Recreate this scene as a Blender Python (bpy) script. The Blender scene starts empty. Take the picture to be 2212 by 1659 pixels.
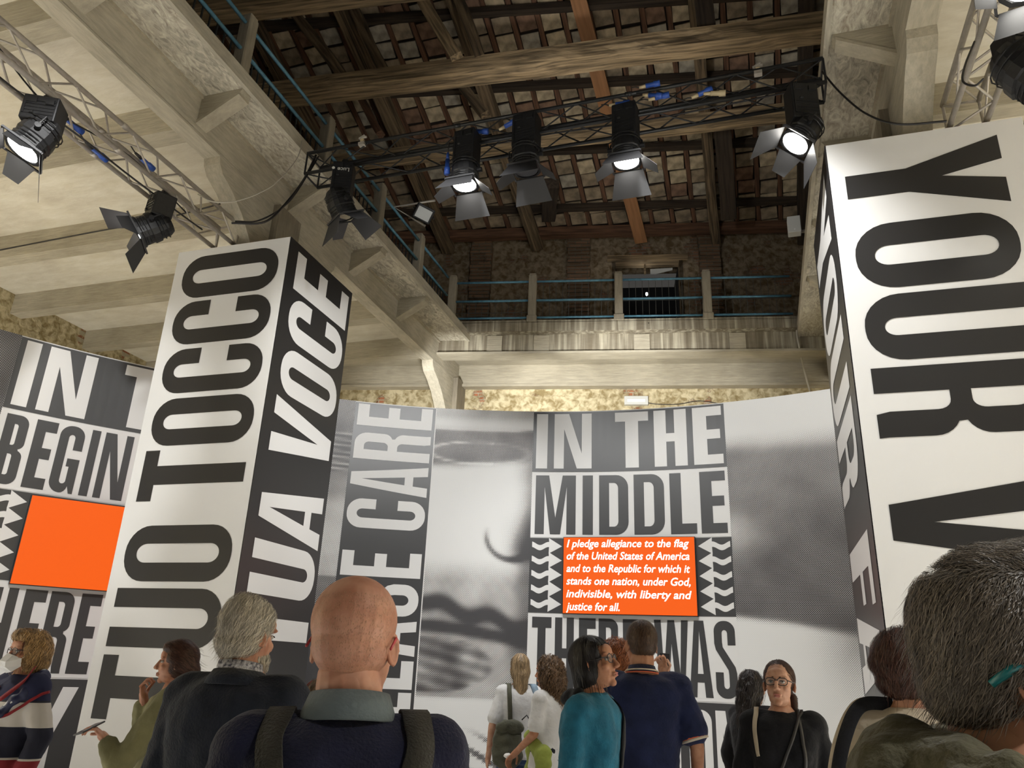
import bpy, bmesh, math, random
from mathutils import Vector, Matrix, noise, Euler
from mathutils.geometry import tessellate_polygon
from mathutils.bvhtree import BVHTree
random.seed(7)
S = bpy.context.scene
COL = S.collection
R = math.radians
V = Vector

# ------------------------------------------------------------------ camera
PITCH, ROLL, AZ, EYE, FPX = 20.3, 2.3, 18.0, 1.6, 1661.0
W0, H0 = 2212.0, 1659.0
_h = V((-math.sin(R(AZ)), math.cos(R(AZ)), 0)); _r = V((math.cos(R(AZ)), math.sin(R(AZ)), 0)); _z = V((0, 0, 1))
CF = math.cos(R(PITCH)) * _h + math.sin(R(PITCH)) * _z
_u = -math.sin(R(PITCH)) * _h + math.cos(R(PITCH)) * _z
CR = math.cos(R(ROLL)) * _r + math.sin(R(ROLL)) * _u
CU = -math.sin(R(ROLL)) * _r + math.cos(R(ROLL)) * _u
CO = V((0, 0, EYE))
cd = bpy.data.cameras.new('camera'); cam = bpy.data.objects.new('camera', cd); COL.objects.link(cam)
cam.matrix_world = Matrix(((CR.x, CU.x, -CF.x, CO.x), (CR.y, CU.y, -CF.y, CO.y), (CR.z, CU.z, -CF.z, CO.z), (0, 0, 0, 1)))
cd.sensor_width = 36.0; cd.lens = FPX * 36.0 / W0; cd.clip_start = 0.05; cd.clip_end = 200
S.camera = cam

def ray(px, py):
    return CF + CR * ((px - W0 / 2) / FPX) - CU * ((py - H0 / 2) / FPX)
def on_z(px, py, z):
    d = ray(px, py); return CO + d * ((z - EYE) / d.z)
def on_y(px, py, y):
    d = ray(px, py); return CO + d * (y / d.y)
def on_x(px, py, x):
    d = ray(px, py); return CO + d * (x / d.x)
def at_depth(px, py, dep):
    return CO + ray(px, py) * dep

# ------------------------------------------------------------------ world, exposure, lights
S.view_settings.view_transform = 'Standard'
try: S.view_settings.look = 'None'
except Exception: pass
S.view_settings.exposure = 0.0; S.view_settings.gamma = 1.0; S.view_settings.use_curve_mapping = False
wd = bpy.data.worlds.new('world'); S.world = wd; wd.use_nodes = True
bg = wd.node_tree.nodes['Background']; bg.inputs[0].default_value = (1.0, 0.95, 0.88, 1); bg.inputs[1].default_value = 0.05

def spot(loc, tgt, power, size=60, blend=0.6, color=(1, 1.0, 0.985), radius=0.12):
    l = bpy.data.lights.new('spot_light', 'SPOT'); l.energy = power; l.spot_size = R(size); l.spot_blend = blend
    l.color = color; l.shadow_soft_size = radius
    o = bpy.data.objects.new('spot_light', l); COL.objects.link(o); o.location = loc
    o.rotation_euler = (V(tgt) - V(loc)).to_track_quat('-Z', 'Y').to_euler(); return o
def area(loc, tgt, power, sx, sy, color=(1, 0.96, 0.9)):
    l = bpy.data.lights.new('area_light', 'AREA'); l.energy = power; l.shape = 'RECTANGLE'; l.size = sx; l.size_y = sy; l.color = color
    o = bpy.data.objects.new('area_light', l); COL.objects.link(o); o.location = loc
    o.rotation_euler = (V(tgt) - V(loc)).to_track_quat('-Z', 'Y').to_euler(); return o

LIGHTS = [  # unseen spots added without fixtures: wall and balcony lighting, downlights for floor bounce
    ((-3.6, 2.2, 6.8), (-8.7, 7.0, 3.2), 900, 42), ((-7.6, 1.5, 6.6), (-9.0, 6.0, 2.8), 200, 60), ((-1.6, 3.2, 6.8), (-5.2, 10.0, 3.8), 480, 40), ((-4.2, 2.0, 6.9), (-5.8, 6.8, 2.0), 25, 50),
    ((2.1, 2.6, 6.2), (1.8, 6.6, 1.5), 15, 60), ((-2.6, 5.0, 6.9), (-4.0, 10.5, 1.8), 380, 85), ((-0.6, 5.0, 6.9), (0.5, 10.5, 1.7), 640, 85),
    ((-11.0, 3.0, 6.8), (-11.0, 3.2, 0), 5700, 110), ((-10.5, -1.5, 7.0), (-10.5, -1.5, 0), 4800, 110), ((-3.0, 8.2, 7.0), (-3.0, 8.2, 0), 350, 90),  # downlights added for bounce off the floor up to the ceilings
    ((7.3, 6.5, 6.8), (7.3, 6.5, 0), 9000, 100), ((5.5, 0.0, 7.0), (5.5, 0.0, 0), 3500, 110),
    ((-9.0, 10.5, 6.6), (-8.5, 12.5, 0), 700, 110), ((-2.0, 11.5, 5.8), (-2.4, 14.9, 6.2), 650, 100), ((-5.0, 11.2, 5.8), (-5.6, 14.4, 6.3), 420, 90), ((-2.0, 7.3, 7.7), (-2.4, 13.5, 10.2), 170, 110),  # added to brighten the rear brick, balcony beam and upper wall
]
for a in LIGHTS: spot(a[0], a[1], a[2], a[3])

# ------------------------------------------------------------------ helpers
def link(o, parent=None):
    COL.objects.link(o)
    if parent is not None: o.parent = parent
    return o
def tag(o, label=None, cat=None, group=None, kind=None):
    if label: o['label'] = label
    if cat: o['category'] = cat
    if group: o['group'] = group
    if kind: o['kind'] = kind
    return o
def empty(name, loc=(0, 0, 0), rz=0, parent=None):
    o = bpy.data.objects.new(name, None); link(o, parent); o.location = loc; o.rotation_euler = (0, 0, rz)
    o.empty_display_size = 0.1; return o
def mesh_obj(name, vs, fs, m=None, parent=None, smooth=False, world=True):
    """vertices in world space; a child is re-expressed in its parent's space"""
    me = bpy.data.meshes.new(name)
    if parent is not None and world:
        inv = wmat(parent).inverted(); vs = [inv @ V(v) for v in vs]
    me.from_pydata([tuple(v) for v in vs], [], fs); me.update()
    if m is not None:
        for q in (m if isinstance(m, (list, tuple)) else [m]): me.materials.append(q)
    if smooth: me.shade_smooth()
    o = bpy.data.objects.new(name, me); link(o, parent); return o
def wmat(o):
    m = o.matrix_basis.copy() if o.parent is None else wmat(o.parent) @ o.matrix_basis
    return m

class MB:
    def __init__(s): s.v = []; s.f = []; s.mi = []
    def add(s, vs, fs, mi=0):
        b = len(s.v); s.v += [V(v) for v in vs]; s.f += [tuple(i + b for i in f) for f in fs]; s.mi += [mi] * len(fs); return s
    def box(s, lo, hi, mi=0):
        x0, y0, z0 = lo; x1, y1, z1 = hi
        return s.add([(x0, y0, z0), (x1, y0, z0), (x1, y1, z0), (x0, y1, z0), (x0, y0, z1), (x1, y0, z1), (x1, y1, z1), (x0, y1, z1)],
                     [(0, 3, 2, 1), (4, 5, 6, 7), (0, 1, 5, 4), (1, 2, 6, 5), (2, 3, 7, 6), (3, 0, 4, 7)], mi)
    def obox(s, M, lo, hi, mi=0):
        t = MB().box(lo, hi); return s.add([M @ v for v in t.v], t.f, mi)
    def beam(s, p0, p1, w, h, up=(0, 0, 1), mi=0):
        M, L = frame(p0, p1, up); return s.obox(M, (0, -w / 2, -h / 2), (L, w / 2, h / 2), mi)
    def prism(s, poly, d, mi=0):
        n = len(poly); d = V(d); vs = [V(p) for p in poly] + [V(p) + d for p in poly]
        fs = [tuple(reversed(range(n))), tuple(range(n, 2 * n))] + [(i, (i + 1) % n, n + (i + 1) % n, n + i) for i in range(n)]
        return s.add(vs, fs, mi)
    def tube(s, pts, r, n=8, mi=0, caps=True):
        pts = [V(p) for p in pts]; rs = r if isinstance(r, (list, tuple)) else [r] * len(pts)
        t0 = (pts[1] - pts[0]).normalized(); a = t0.orthogonal().normalized(); vs = []
        for i, p in enumerate(pts):
            t = (pts[min(i + 1, len(pts) - 1)] - pts[max(i - 1, 0)]).normalized()
            a = (a - t * a.dot(t)).normalized(); b = t.cross(a)
            for k in range(n):
                c = 2 * math.pi * k / n; vs.append(p + (a * math.cos(c) + b * math.sin(c)) * rs[i])
        fs = [(i * n + k, i * n + (k + 1) % n, (i + 1) * n + (k + 1) % n, (i + 1) * n + k) for i in range(len(pts) - 1) for k in range(n)]
        if caps: fs += [tuple(reversed(range(n))), tuple(range((len(pts) - 1) * n, len(pts) * n))]
        return s.add(vs, fs, mi)
    def ell(s, c, r, rot=None, nu=16, nv=10, mi=0):
        c = V(c); M = (rot or Matrix.Identity(3)); vs = []
        for i in range(1, nv):
            th = math.pi * i / nv
            for j in range(nu):
                ph = 2 * math.pi * j / nu
                vs.append(c + M @ V((r[0] * math.sin(th) * math.cos(ph), r[1] * math.sin(th) * math.sin(ph), r[2] * math.cos(th))))
        top = len(vs); vs += [c + M @ V((0, 0, r[2])), c + M @ V((0, 0, -r[2]))]
        fs = [(i * nu + j, (i + 1) * nu + j, (i + 1) * nu + (j + 1) % nu, i * nu + (j + 1) % nu) for i in range(nv - 2) for j in range(nu)]
        fs += [(top, j, (j + 1) % nu) for j in range(nu)] + [(top + 1, (nv - 2) * nu + (j + 1) % nu, (nv - 2) * nu + j) for j in range(nu)]
        return s.add(vs, fs, mi)
    def cap(s, p0, p1, r0, r1, n=10, mi=0):
        """closed tapered capsule"""
        p0 = V(p0); p1 = V(p1); d = p1 - p0; L = d.length; t = d / L
        P = []; Rr = []
        for k in (0.0, .35, .7): P.append(p0 - t * r0 * math.cos(k * math.pi / 2)); Rr.append(max(.0015, r0 * math.sin(k * math.pi / 2)))
        for k in range(5): q = k / 4; P.append(p0 + d * q); Rr.append(r0 + (r1 - r0) * q)
        for k in (.3, .65, 1.0): P.append(p1 + t * r1 * math.sin(k * math.pi / 2)); Rr.append(max(.0015, r1 * math.cos(k * math.pi / 2)))
        return s.tube(P, Rr, n, mi)
    def loft(s, rings, n=24, mi=0):
        """rings: (centre, rx, ry, power, tilt matrix or None) closed at both ends"""
        vs = []
        for c, rx, ry, pw in rings:
            for k in range(n):
                a = 2 * math.pi * k / n; ca, sa = math.cos(a), math.sin(a)
                vs.append(V(c) + V((rx * math.copysign(abs(ca) ** pw, ca), ry * math.copysign(abs(sa) ** pw, sa), 0)))
        m = len(rings)
        fs = [(i * n + k, i * n + (k + 1) % n, (i + 1) * n + (k + 1) % n, (i + 1) * n + k) for i in range(m - 1) for k in range(n)]
        fs += [tuple(reversed(range(n))), tuple(range((m - 1) * n, m * n))]
        return s.add(vs, fs, mi)
    def xf(s, M): s.v = [M @ v for v in s.v]; return s
    def join(s, o):
        b = len(s.v); s.v += o.v; s.f += [tuple(i + b for i in f) for f in o.f]; s.mi += o.mi; return s
    def build(s, name, m=None, parent=None, smooth=False, world=True):
        o = mesh_obj(name, s.v, s.f, m, parent, smooth, world)
        if any(s.mi): o.data.polygons.foreach_set('material_index', s.mi)
        return o
def frame(p0, p1, up=(0, 0, 1)):
    p0 = V(p0); p1 = V(p1); x = (p1 - p0); L = x.length; x.normalize(); up = V(up)
    if abs(x.dot(up)) > .98: up = V((0, 1, 0))
    y = up.cross(x).normalized(); z = x.cross(y)
    return Matrix(((x.x, y.x, z.x, p0.x), (x.y, y.y, z.y, p0.y), (x.z, y.z, z.z, p0.z), (0, 0, 0, 1))), L
def local_beam(name, p0, p1, w, h, m, parent=None, rough=0.0, seg=1, up=(0, 0, 1), taper=1.0):
    """a timber / member as an object whose own x axis runs along it (so its grain follows it)"""
    M, L = frame(p0, p1, up); mb = MB(); n = max(1, seg); vs = []; ring = [(-1, -1), (0, -1.04), (1, -1), (1.04, 0), (1, 1), (0, 1.04), (-1, 1), (-1.04, 0)] if rough else [(-1, -1), (1, -1), (1, 1), (-1, 1)]
    sd = random.random() * 50
    for i in range(n + 1):
        q = i / n; k = 1 + (taper - 1) * q
        for a, b in ring:
            j = noise.noise(V((q * L * 1.3 + sd, a * .8, b * .8))) * rough; j2 = noise.noise(V((q * L * .6 + sd + 9, 1, 2))) * rough * 1.5
            vs.append((q * L, (a * w / 2) * k + j + j2 * .6, (b * h / 2) * k + j + j2))
    r = len(ring); fs = [(i * r + k, i * r + (k + 1) % r, (i + 1) * r + (k + 1) % r, (i + 1) * r + k) for i in range(n) for k in range(r)]
    fs += [tuple(reversed(range(r))), tuple(range(n * r, n * r + r))]
    o = mesh_obj(name, vs, fs, m, None, False)
    if parent is not None:
        o.parent = parent; M = wmat(parent).inverted() @ M
    o.matrix_basis = M
    return o
def bevel(o, w=.01, seg=2):
    md = o.modifiers.new('bevel', 'BEVEL'); md.width = w; md.segments = seg; md.limit_method = 'ANGLE'; md.angle_limit = R(40); return o
def copy_tree(o, parent=None):
    c = o.copy(); COL.objects.link(c); c.parent = parent
    for ch in list(o.children): copy_tree(ch, c)
    return c

# ------------------------------------------------------------------ materials
def pm(name, col, rough=.6, metal=0.0, var=0.0, scale=4.0, stretch=(1, 1, 1), bump=0.0, bscale=None, col2=None, spec=.5, emit=None, es=0, coord='Object', detail=6, sheen=0, rot=None):
    m = bpy.data.materials.new(name); m.use_nodes = True; nt = m.node_tree; b = nt.nodes['Principled BSDF']
    b.inputs['Base Color'].default_value = (*col, 1); b.inputs['Roughness'].default_value = rough; b.inputs['Metallic'].default_value = metal
    b.inputs['Specular IOR Level'].default_value = spec
    if sheen: b.inputs['Sheen Weight'].default_value = sheen
    if emit: b.inputs['Emission Color'].default_value = (*emit, 1); b.inputs['Emission Strength'].default_value = es
    if var or bump:
        tc = nt.nodes.new('ShaderNodeTexCoord'); mp = nt.nodes.new('ShaderNodeMapping'); mp.inputs['Scale'].default_value = stretch
        if rot: mp.inputs['Rotation'].default_value = rot
        nt.links.new(tc.outputs[coord], mp.inputs[0])
        n = nt.nodes.new('ShaderNodeTexNoise'); n.inputs['Scale'].default_value = scale; n.inputs['Detail'].default_value = detail; nt.links.new(mp.outputs[0], n.inputs['Vector'])
        if var:
            cr = nt.nodes.new('ShaderNodeValToRGB'); c2 = col2 or tuple(c * (1 - var) for c in col); c1 = tuple(min(1, c * (1 + var * .5)) for c in col)
            cr.color_ramp.elements[0].position = .35; cr.color_ramp.elements[0].color = (*c2, 1)
            cr.color_ramp.elements[1].position = .65; cr.color_ramp.elements[1].color = (*c1, 1)
            nt.links.new(n.outputs['Fac'], cr.inputs[0]); nt.links.new(cr.outputs[0], b.inputs['Base Color'])
        if bump:
            bp = nt.nodes.new('ShaderNodeBump'); bp.inputs['Strength'].default_value = bump; bp.inputs['Distance'].default_value = .02
            if bscale:
                n2 = nt.nodes.new('ShaderNodeTexNoise'); n2.inputs['Scale'].default_value = bscale; n2.inputs['Detail'].default_value = 5; nt.links.new(mp.outputs[0], n2.inputs['Vector']); nt.links.new(n2.outputs['Fac'], bp.inputs['Height'])
            else: nt.links.new(n.outputs['Fac'], bp.inputs['Height'])
            nt.links.new(bp.outputs[0], b.inputs['Normal'])
    return m

def concrete(name, base, dark, streak=(1, 1, 1), sscale=6.0, drips=False, swirl=False):
    """cast concrete: large patches, fine board marks, optional lime drips"""
    m = bpy.data.materials.new(name); m.use_nodes = True; nt = m.node_tree; N = nt.nodes; L = nt.links; b = N['Principled BSDF']; b.inputs['Roughness'].default_value = .85; b.inputs['Specular IOR Level'].default_value = .2
    tc = N.new('ShaderNodeTexCoord')
    n1 = N.new('ShaderNodeTexNoise'); n1.inputs['Scale'].default_value = .9; n1.inputs['Detail'].default_value = 5; n1.inputs['Distortion'].default_value = .6; L.new(tc.outputs['Object'], n1.inputs['Vector'])
    mp = N.new('ShaderNodeMapping'); mp.inputs['Scale'].default_value = streak; L.new(tc.outputs['Object'], mp.inputs[0])
    n2 = N.new('ShaderNodeTexNoise'); n2.inputs['Scale'].default_value = sscale; n2.inputs['Detail'].default_value = 7; n2.inputs['Roughness'].default_value = .65; n2.inputs['Distortion'].default_value = 1.6 if swirl else .2; L.new(mp.outputs[0], n2.inputs['Vector'])
    r1 = N.new('ShaderNodeValToRGB'); r1.color_ramp.elements[0].position = .36; r1.color_ramp.elements[0].color = (*dark, 1); r1.color_ramp.elements[1].position = .62; r1.color_ramp.elements[1].color = (*base, 1)
    L.new(n1.outputs['Fac'], r1.inputs[0])
    mx = N.new('ShaderNodeMix'); mx.data_type = 'RGBA'; mx.blend_type = 'OVERLAY'; mx.inputs[0].default_value = .95 if swirl else .32
    r2 = N.new('ShaderNodeValToRGB'); r2.color_ramp.elements[0].position = .3; r2.color_ramp.elements[0].color = (.22, .21, .2, 1); r2.color_ramp.elements[1].position = .7; r2.color_ramp.elements[1].color = (.74, .73, .7, 1)
    L.new(n2.outputs['Fac'], r2.inputs[0]); L.new(r1.outputs[0], mx.inputs[6]); L.new(r2.outputs[0], mx.inputs[7]); out = mx.outputs[2]
    if drips:
        mp3 = N.new('ShaderNodeMapping'); mp3.inputs['Scale'].default_value = (7, 7, .35); L.new(tc.outputs['Object'], mp3.inputs[0])
        n3 = N.new('ShaderNodeTexNoise'); n3.inputs['Scale'].default_value = 1.6; n3.inputs['Detail'].default_value = 5; n3.inputs['Distortion'].default_value = .4; L.new(mp3.outputs[0], n3.inputs['Vector'])
        r3 = N.new('ShaderNodeValToRGB'); e = r3.color_ramp.elements; e[0].position = .38; e[0].color = (.16, .13, .09, 1); e[1].position = .66; e[1].color = (.62, .57, .44, 1)
        x = e.new(.5); x.color = (*base, 1)
        L.new(n3.outputs['Fac'], r3.inputs[0]); m3 = N.new('ShaderNodeMix'); m3.data_type = 'RGBA'; m3.inputs[0].default_value = .6; L.new(out, m3.inputs[6]); L.new(r3.outputs[0], m3.inputs[7]); out = m3.outputs[2]
    L.new(out, b.inputs['Base Color'])
    bp = N.new('ShaderNodeBump'); bp.inputs['Strength'].default_value = .35; bp.inputs['Distance'].default_value = .03; L.new(n2.outputs['Fac'], bp.inputs['Height']); L.new(bp.outputs[0], b.inputs['Normal'])
    return m

M = {}
M['conc'] = concrete('concrete', (.47, .425, .33), (.38, .34, .26), (1, 2, 2))
M['conc_x'] = concrete('concrete_board_x', (.45, .41, .32), (.35, .315, .24), (.6, 6, 6))
M['conc_y'] = concrete('concrete_board_y', (.52, .48, .385), (.40, .365, .29), (4, .7, 4))
M['conc_sw'] = concrete('concrete_swirled', (.58, .545, .45), (.44, .41, .34), (3, 1.2, 3), 4.0, swirl=True)
M['conc_slab'] = concrete('concrete_slab', (.66, .62, .52), (.57, .53, .44), (1, 3, 1), 2.0)
M['conc_drip'] = concrete('concrete_dripped', (.27, .24, .18), (.20, .17, .12), (1, 1, 3), 4, drips=True)
M['conc_post'] = concrete('concrete_post', (.34, .30, .23), (.24, .21, .16), (5, 5, .6))
M['floor'] = pm('exhibition_floor', (.74, .725, .69), .45, var=.15, scale=2)
M['black_print'] = pm('black_vinyl_print', (.052, .052, .054), .36, spec=.6, var=.06, scale=1.2)
M['white_print'] = pm('white_vinyl_print', (.78, .775, .765), .42, spec=.5, var=.02, scale=1.0)
M['white_board'] = pm('board_edge', (.6, .58, .55), .6)
M['ink_col'] = pm('pillar_black_vinyl', (.024, .023, .023), .42, spec=.45)
M['black_col'] = pm('pillar_black_print', (.026, .025, .026), .38, spec=.6)
M['ink'] = pm('black_letter_vinyl', (.05, .05, .052), .38, spec=.6)
M['chalk'] = pm('white_letter_vinyl', (.78, .775, .765), .42)
M['screen'] = pm('orange_led', (.03, .01, .005), .6, spec=.15, emit=(.93, .115, .006), es=1.0)
M['screen_text'] = pm('led_white', (.8, .8, .8), .5, emit=(1, .93, .88), es=1.6)
M['screen_frame'] = pm('screen_frame_black', (.015, .015, .015), .4)
M['alu'] = pm('truss_aluminium', (.47, .43, .38), .42, metal=.35, var=.12, scale=20, bump=.1)
M['blackmetal'] = pm('black_painted_metal', (.014, .014, .015), .45, var=.2, scale=30, bump=.08, spec=.4)
M['trussblack'] = pm('black_truss', (.02, .021, .023), .38, metal=.2, var=.2, scale=40)
M['leaf'] = pm('barn_door_black', (.03, .03, .032), .5)
M['lens_on'] = pm('lamp_lens_lit', (1, 1, 1), .3, emit=(1, .97, .9), es=30)
M['lens_off'] = pm('lamp_lens_dark', (.05, .05, .055), .1)
M['blue'] = pm('blue_painted_rail', (.105, .26, .36), .5, var=.25, scale=14, bump=.15)
M['bluecap'] = pm('blue_plug', (.03, .09, .40), .4)
M['cable'] = pm('black_cable', (.02, .018, .018), .5)
M['cable_w'] = pm('white_cable', (.5, .47, .4), .5)
M['wire'] = pm('grey_wire', (.09, .09, .08), .5, metal=.3)
M['darkpanel'] = pm('dark_mesh_panel', (.018, .02, .02), .7)
M['plastic'] = pm('white_plastic', (.55, .55, .52), .4)
M['cream_tape'] = pm('cream_connector', (.55, .45, .28), .5)
M['glassy'] = pm('flood_glass', (.6, .62, .62), .15, spec=.8)
M['timber'] = pm('old_timber', (.16, .11, .06), .85, var=.75, scale=2.4, stretch=(.5, 9, 9), bump=.9, detail=8)
M['timber_l'] = pm('lighter_timber', (.33, .235, .13), .85, var=.65, scale=2.2, stretch=(.5, 10, 10), bump=.9, detail=8)
M['timber_d'] = pm('dark_timber', (.045, .03, .018), .9, var=.5, scale=2.5, stretch=(.5, 8, 8), bump=.6)
M['timber_o'] = pm('new_orange_timber', (.36, .17, .07), .7, var=.2, scale=3, stretch=(.5, 7, 7), bump=.2)
M['joist'] = pm('small_rafter_wood', (.14, .068, .036), .85, var=.5, scale=3, stretch=(.6, 8, 8), bump=.4)
M['tile'] = [pm('roof_tile_%s' % n, c, .9, var=.45, scale=5, bump=.5, coord='Object') for n, c in (('buff', (.50, .40, .26)), ('brown', (.30, .23, .15)), ('red', (.23, .135, .085)), ('grey', (.40, .35, .27)))]
M['roofdark'] = pm('roof_boarding', (.03, .02, .014), .95)
M['dark'] = pm('shade_black', (.006, .006, .007), .9)  # near-black colour stands in for the shade inside openings

def masonry(name, plaster, brickc, mortar, cover=.5, sc=1.0):
    m = bpy.data.materials.new(name); m.use_nodes = True; nt = m.node_tree; N = nt.nodes; L = nt.links; b = N['Principled BSDF']; b.inputs['Roughness'].default_value = .95; b.inputs['Specular IOR Level'].default_value = .1
    tc = N.new('ShaderNodeTexCoord'); mp = N.new('ShaderNodeMapping'); mp.inputs['Rotation'].default_value = (R(90), 0, 0); L.new(tc.outputs['Object'], mp.inputs[0])
    sp = N.new('ShaderNodeSeparateXYZ'); cb = N.new('ShaderNodeCombineXYZ'); L.new(tc.outputs['Object'], sp.inputs[0]); L.new(sp.outputs[0], cb.inputs[0]); L.new(sp.outputs[2], cb.inputs[1])
    br = N.new('ShaderNodeTexBrick'); br.inputs['Scale'].default_value = 1.0; br.inputs['Brick Width'].default_value = .27; br.inputs['Row Height'].default_value = .075; br.inputs['Mortar Size'].default_value = .012
    br.inputs['Color1'].default_value = (*brickc, 1); br.inputs['Color2'].default_value = (brickc[0] * .55, brickc[1] * .6, brickc[2] * .6, 1); br.inputs['Mortar'].default_value = (*mortar, 1)
    L.new(cb.outputs[0], br.inputs['Vector'])
    n1 = N.new('ShaderNodeTexNoise'); n1.inputs['Scale'].default_value = 1.3 * sc; n1.inputs['Detail'].default_value = 9; n1.inputs['Roughness'].default_value = .65; L.new(tc.outputs['Object'], n1.inputs['Vector'])
    n2 = N.new('ShaderNodeTexNoise'); n2.inputs['Scale'].default_value = 9; n2.inputs['Detail'].default_value = 8; n2.inputs['Distortion'].default_value = .5; L.new(tc.outputs['Object'], n2.inputs['Vector'])
    rp = N.new('ShaderNodeValToRGB'); e = rp.color_ramp.elements; e[0].position = .35; e[0].color = (plaster[0] * .45, plaster[1] * .4, plaster[2] * .3, 1); e[1].position = .62; e[1].color = (*plaster, 1); L.new(n2.outputs['Fac'], rp.inputs[0])
    rf = N.new('ShaderNodeValToRGB'); rf.color_ramp.elements[0].position = cover - .02; rf.color_ramp.elements[1].position = cover + .03; L.new(n1.outputs['Fac'], rf.inputs[0])
    mx = N.new('ShaderNodeMix'); mx.data_type = 'RGBA'; L.new(rf.outputs[0], mx.inputs[0]); L.new(rp.outputs[0], mx.inputs[6]); L.new(br.outputs[0], mx.inputs[7]); L.new(mx.outputs[2], b.inputs['Base Color'])
    bp = N.new('ShaderNodeBump'); bp.inputs['Strength'].default_value = .8; bp.inputs['Distance'].default_value = .04
    ad = N.new('ShaderNodeMath'); ad.operation = 'MULTIPLY_ADD'; ad.inputs[1].default_value = .6; L.new(rf.outputs[0], ad.inputs[0]); L.new(n2.outputs['Fac'], ad.inputs[2]); L.new(ad.outputs[0], bp.inputs['Height']); L.new(bp.outputs[0], b.inputs['Normal'])
    return m
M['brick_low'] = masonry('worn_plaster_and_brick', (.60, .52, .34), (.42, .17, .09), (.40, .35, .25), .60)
M['brick_up'] = masonry('dark_brick', (.26, .205, .14), (.26, .14, .085), (.18, .15, .115), .58)  # darker plaster and brick tones than the lower wall
M['brick_pil'] = masonry('pilaster_brick', (.16, .125, .085), (.22, .13, .08), (.13, .11, .08), .35)
# ================================================================== SETTING
def struct(mb, name, m, label=None, parent=None, frame_=None, smooth=False):
    o = mb.build(name, m, None if frame_ is not None else parent, smooth)
    if frame_ is not None:
        if parent is not None: o.parent = parent; o.matrix_basis = wmat(parent).inverted() @ frame_
        else: o.matrix_basis = frame_
    if parent is None: tag(o, label, None, None, 'structure')
    return o
P0 = V((-5.41, 12.88, 0)); DV = V((6.43, 1.2, 0)).normalized(); NV = V((-DV.y, DV.x, 0))
RF = Matrix(((DV.x, NV.x, 0, P0.x), (DV.y, NV.y, 0, P0.y), (0, 0, 1, 0), (0, 0, 0, 1)))
TAN = math.tan(R(19)); EAVE = 10.8; OFFW = 1.5
def roofz(x, y):
    t = (V((x, y, 0)) - P0).dot(NV); return EAVE + (OFFW - t) * TAN
def rp(s, t, dz=0): 
    p = RF @ V((s, t, 0)); return V((p.x, p.y, EAVE + (OFFW - t) * TAN + dz))
def poly_mesh(outer, holes, fn):
    loops = [[V((a, b, 0)) for a, b in outer]] + [[V((a, b, 0)) for a, b in h] for h in holes]
    pts = [p for l in loops for p in l]; tris = tessellate_polygon(loops); return [fn(p.x, p.y) for p in pts], [tuple(t) for t in tris], [len(l) for l in loops]

struct(MB().box((-16, -7, -.1), (12, 18, 0)), 'floor', M['floor'], 'plain grey exhibition hall floor under the crowd')
struct(MB().box((-13.0, -7, 0), (-12.7, 17, 15)), 'wall_left', M['brick_low'], 'worn plastered wall at the far left of the hall')
struct(MB().box((9.0, -7, 0), (9.3, 20, 15)), 'wall_right', M['brick_low'], 'worn wall at the far right of the hall')

# rear wall, with the doorway upstairs and the arched recess downstairs
door_r = [(3.18, 8.0), (4.56, 8.0), (4.56, 10.13), (3.18, 10.13)]
ac = RF.inverted() @ on_y(1132, 876, 14.4)
arch = [(-.25 + 1.55 * math.cos(a) + ac.x, 5.45 + 1.0 * math.sin(a)) for a in [math.pi * i / 16 for i in range(17)]]
arch = [(ac.x + 1.3, 2.0)] + arch + [(ac.x - 1.8, 2.0)]
mb = MB(); vs, fs, _ = poly_mesh([(-9, 0), (15, 0), (15, 7.95), (-9, 7.95)], [arch], lambda a, b: V((a, OFFW, b))); mb.add(vs, fs)
n = len(arch); mb.add([V((a, OFFW, b)) for a, b in arch] + [V((a, OFFW + .4, b)) for a, b in arch], [(i, (i + 1) % n, n + (i + 1) % n, n + i) for i in range(n)])
mb.box((-9, OFFW + .4, 0), (15, OFFW + .5, 7.95))
wr = struct(mb, 'wall_rear', M['brick_low'], 'rear brick wall below the balcony with flaking yellow plaster', frame_=RF)
ao = MB().add([V((a, OFFW + .39, b)) for a, b in arch], [tuple(range(n))]); struct(ao, 'arch_shade', M['dark'], parent=wr, frame_=RF)  # near-black sheet paints the shade at the back of the arch
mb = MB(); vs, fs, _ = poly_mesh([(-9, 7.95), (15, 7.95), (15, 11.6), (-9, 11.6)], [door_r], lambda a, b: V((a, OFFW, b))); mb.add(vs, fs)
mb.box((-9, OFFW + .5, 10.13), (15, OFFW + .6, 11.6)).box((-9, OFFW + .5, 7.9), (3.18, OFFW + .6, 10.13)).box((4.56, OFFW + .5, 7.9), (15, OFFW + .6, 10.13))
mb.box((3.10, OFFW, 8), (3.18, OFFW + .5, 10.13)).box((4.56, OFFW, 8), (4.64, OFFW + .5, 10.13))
wu = struct(mb, 'wall_rear_upper', M['brick_up'], 'dark brick wall behind the upper balcony', frame_=RF)
for s0, s1, zt in ((-.05, .42, 10.62), (2.12, 2.62, 10.75), (4.98, 5.42, 10.8)):
    mb = MB(); z = 8.0; k = 0
    while z < zt:
        w = random.uniform(-.02, .02); mb.box((s0 - w, OFFW - .16 - random.uniform(0, .02), z + .008), (s1 + w * .6, OFFW, z + .085)); z += .093
    mb.box((s0 + .02, OFFW - .13, 8), (s1 - .02, OFFW, zt))
    o = struct(mb, 'pilaster', M['brick_pil'], parent=wu, frame_=RF); tag(o, kind='stuff')
struct(MB().box((-9, OFFW - .22, 10.75), (15, OFFW, 10.98)), 'wall_plate_timber', M['joist'], parent=wu, frame_=RF)
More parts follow.
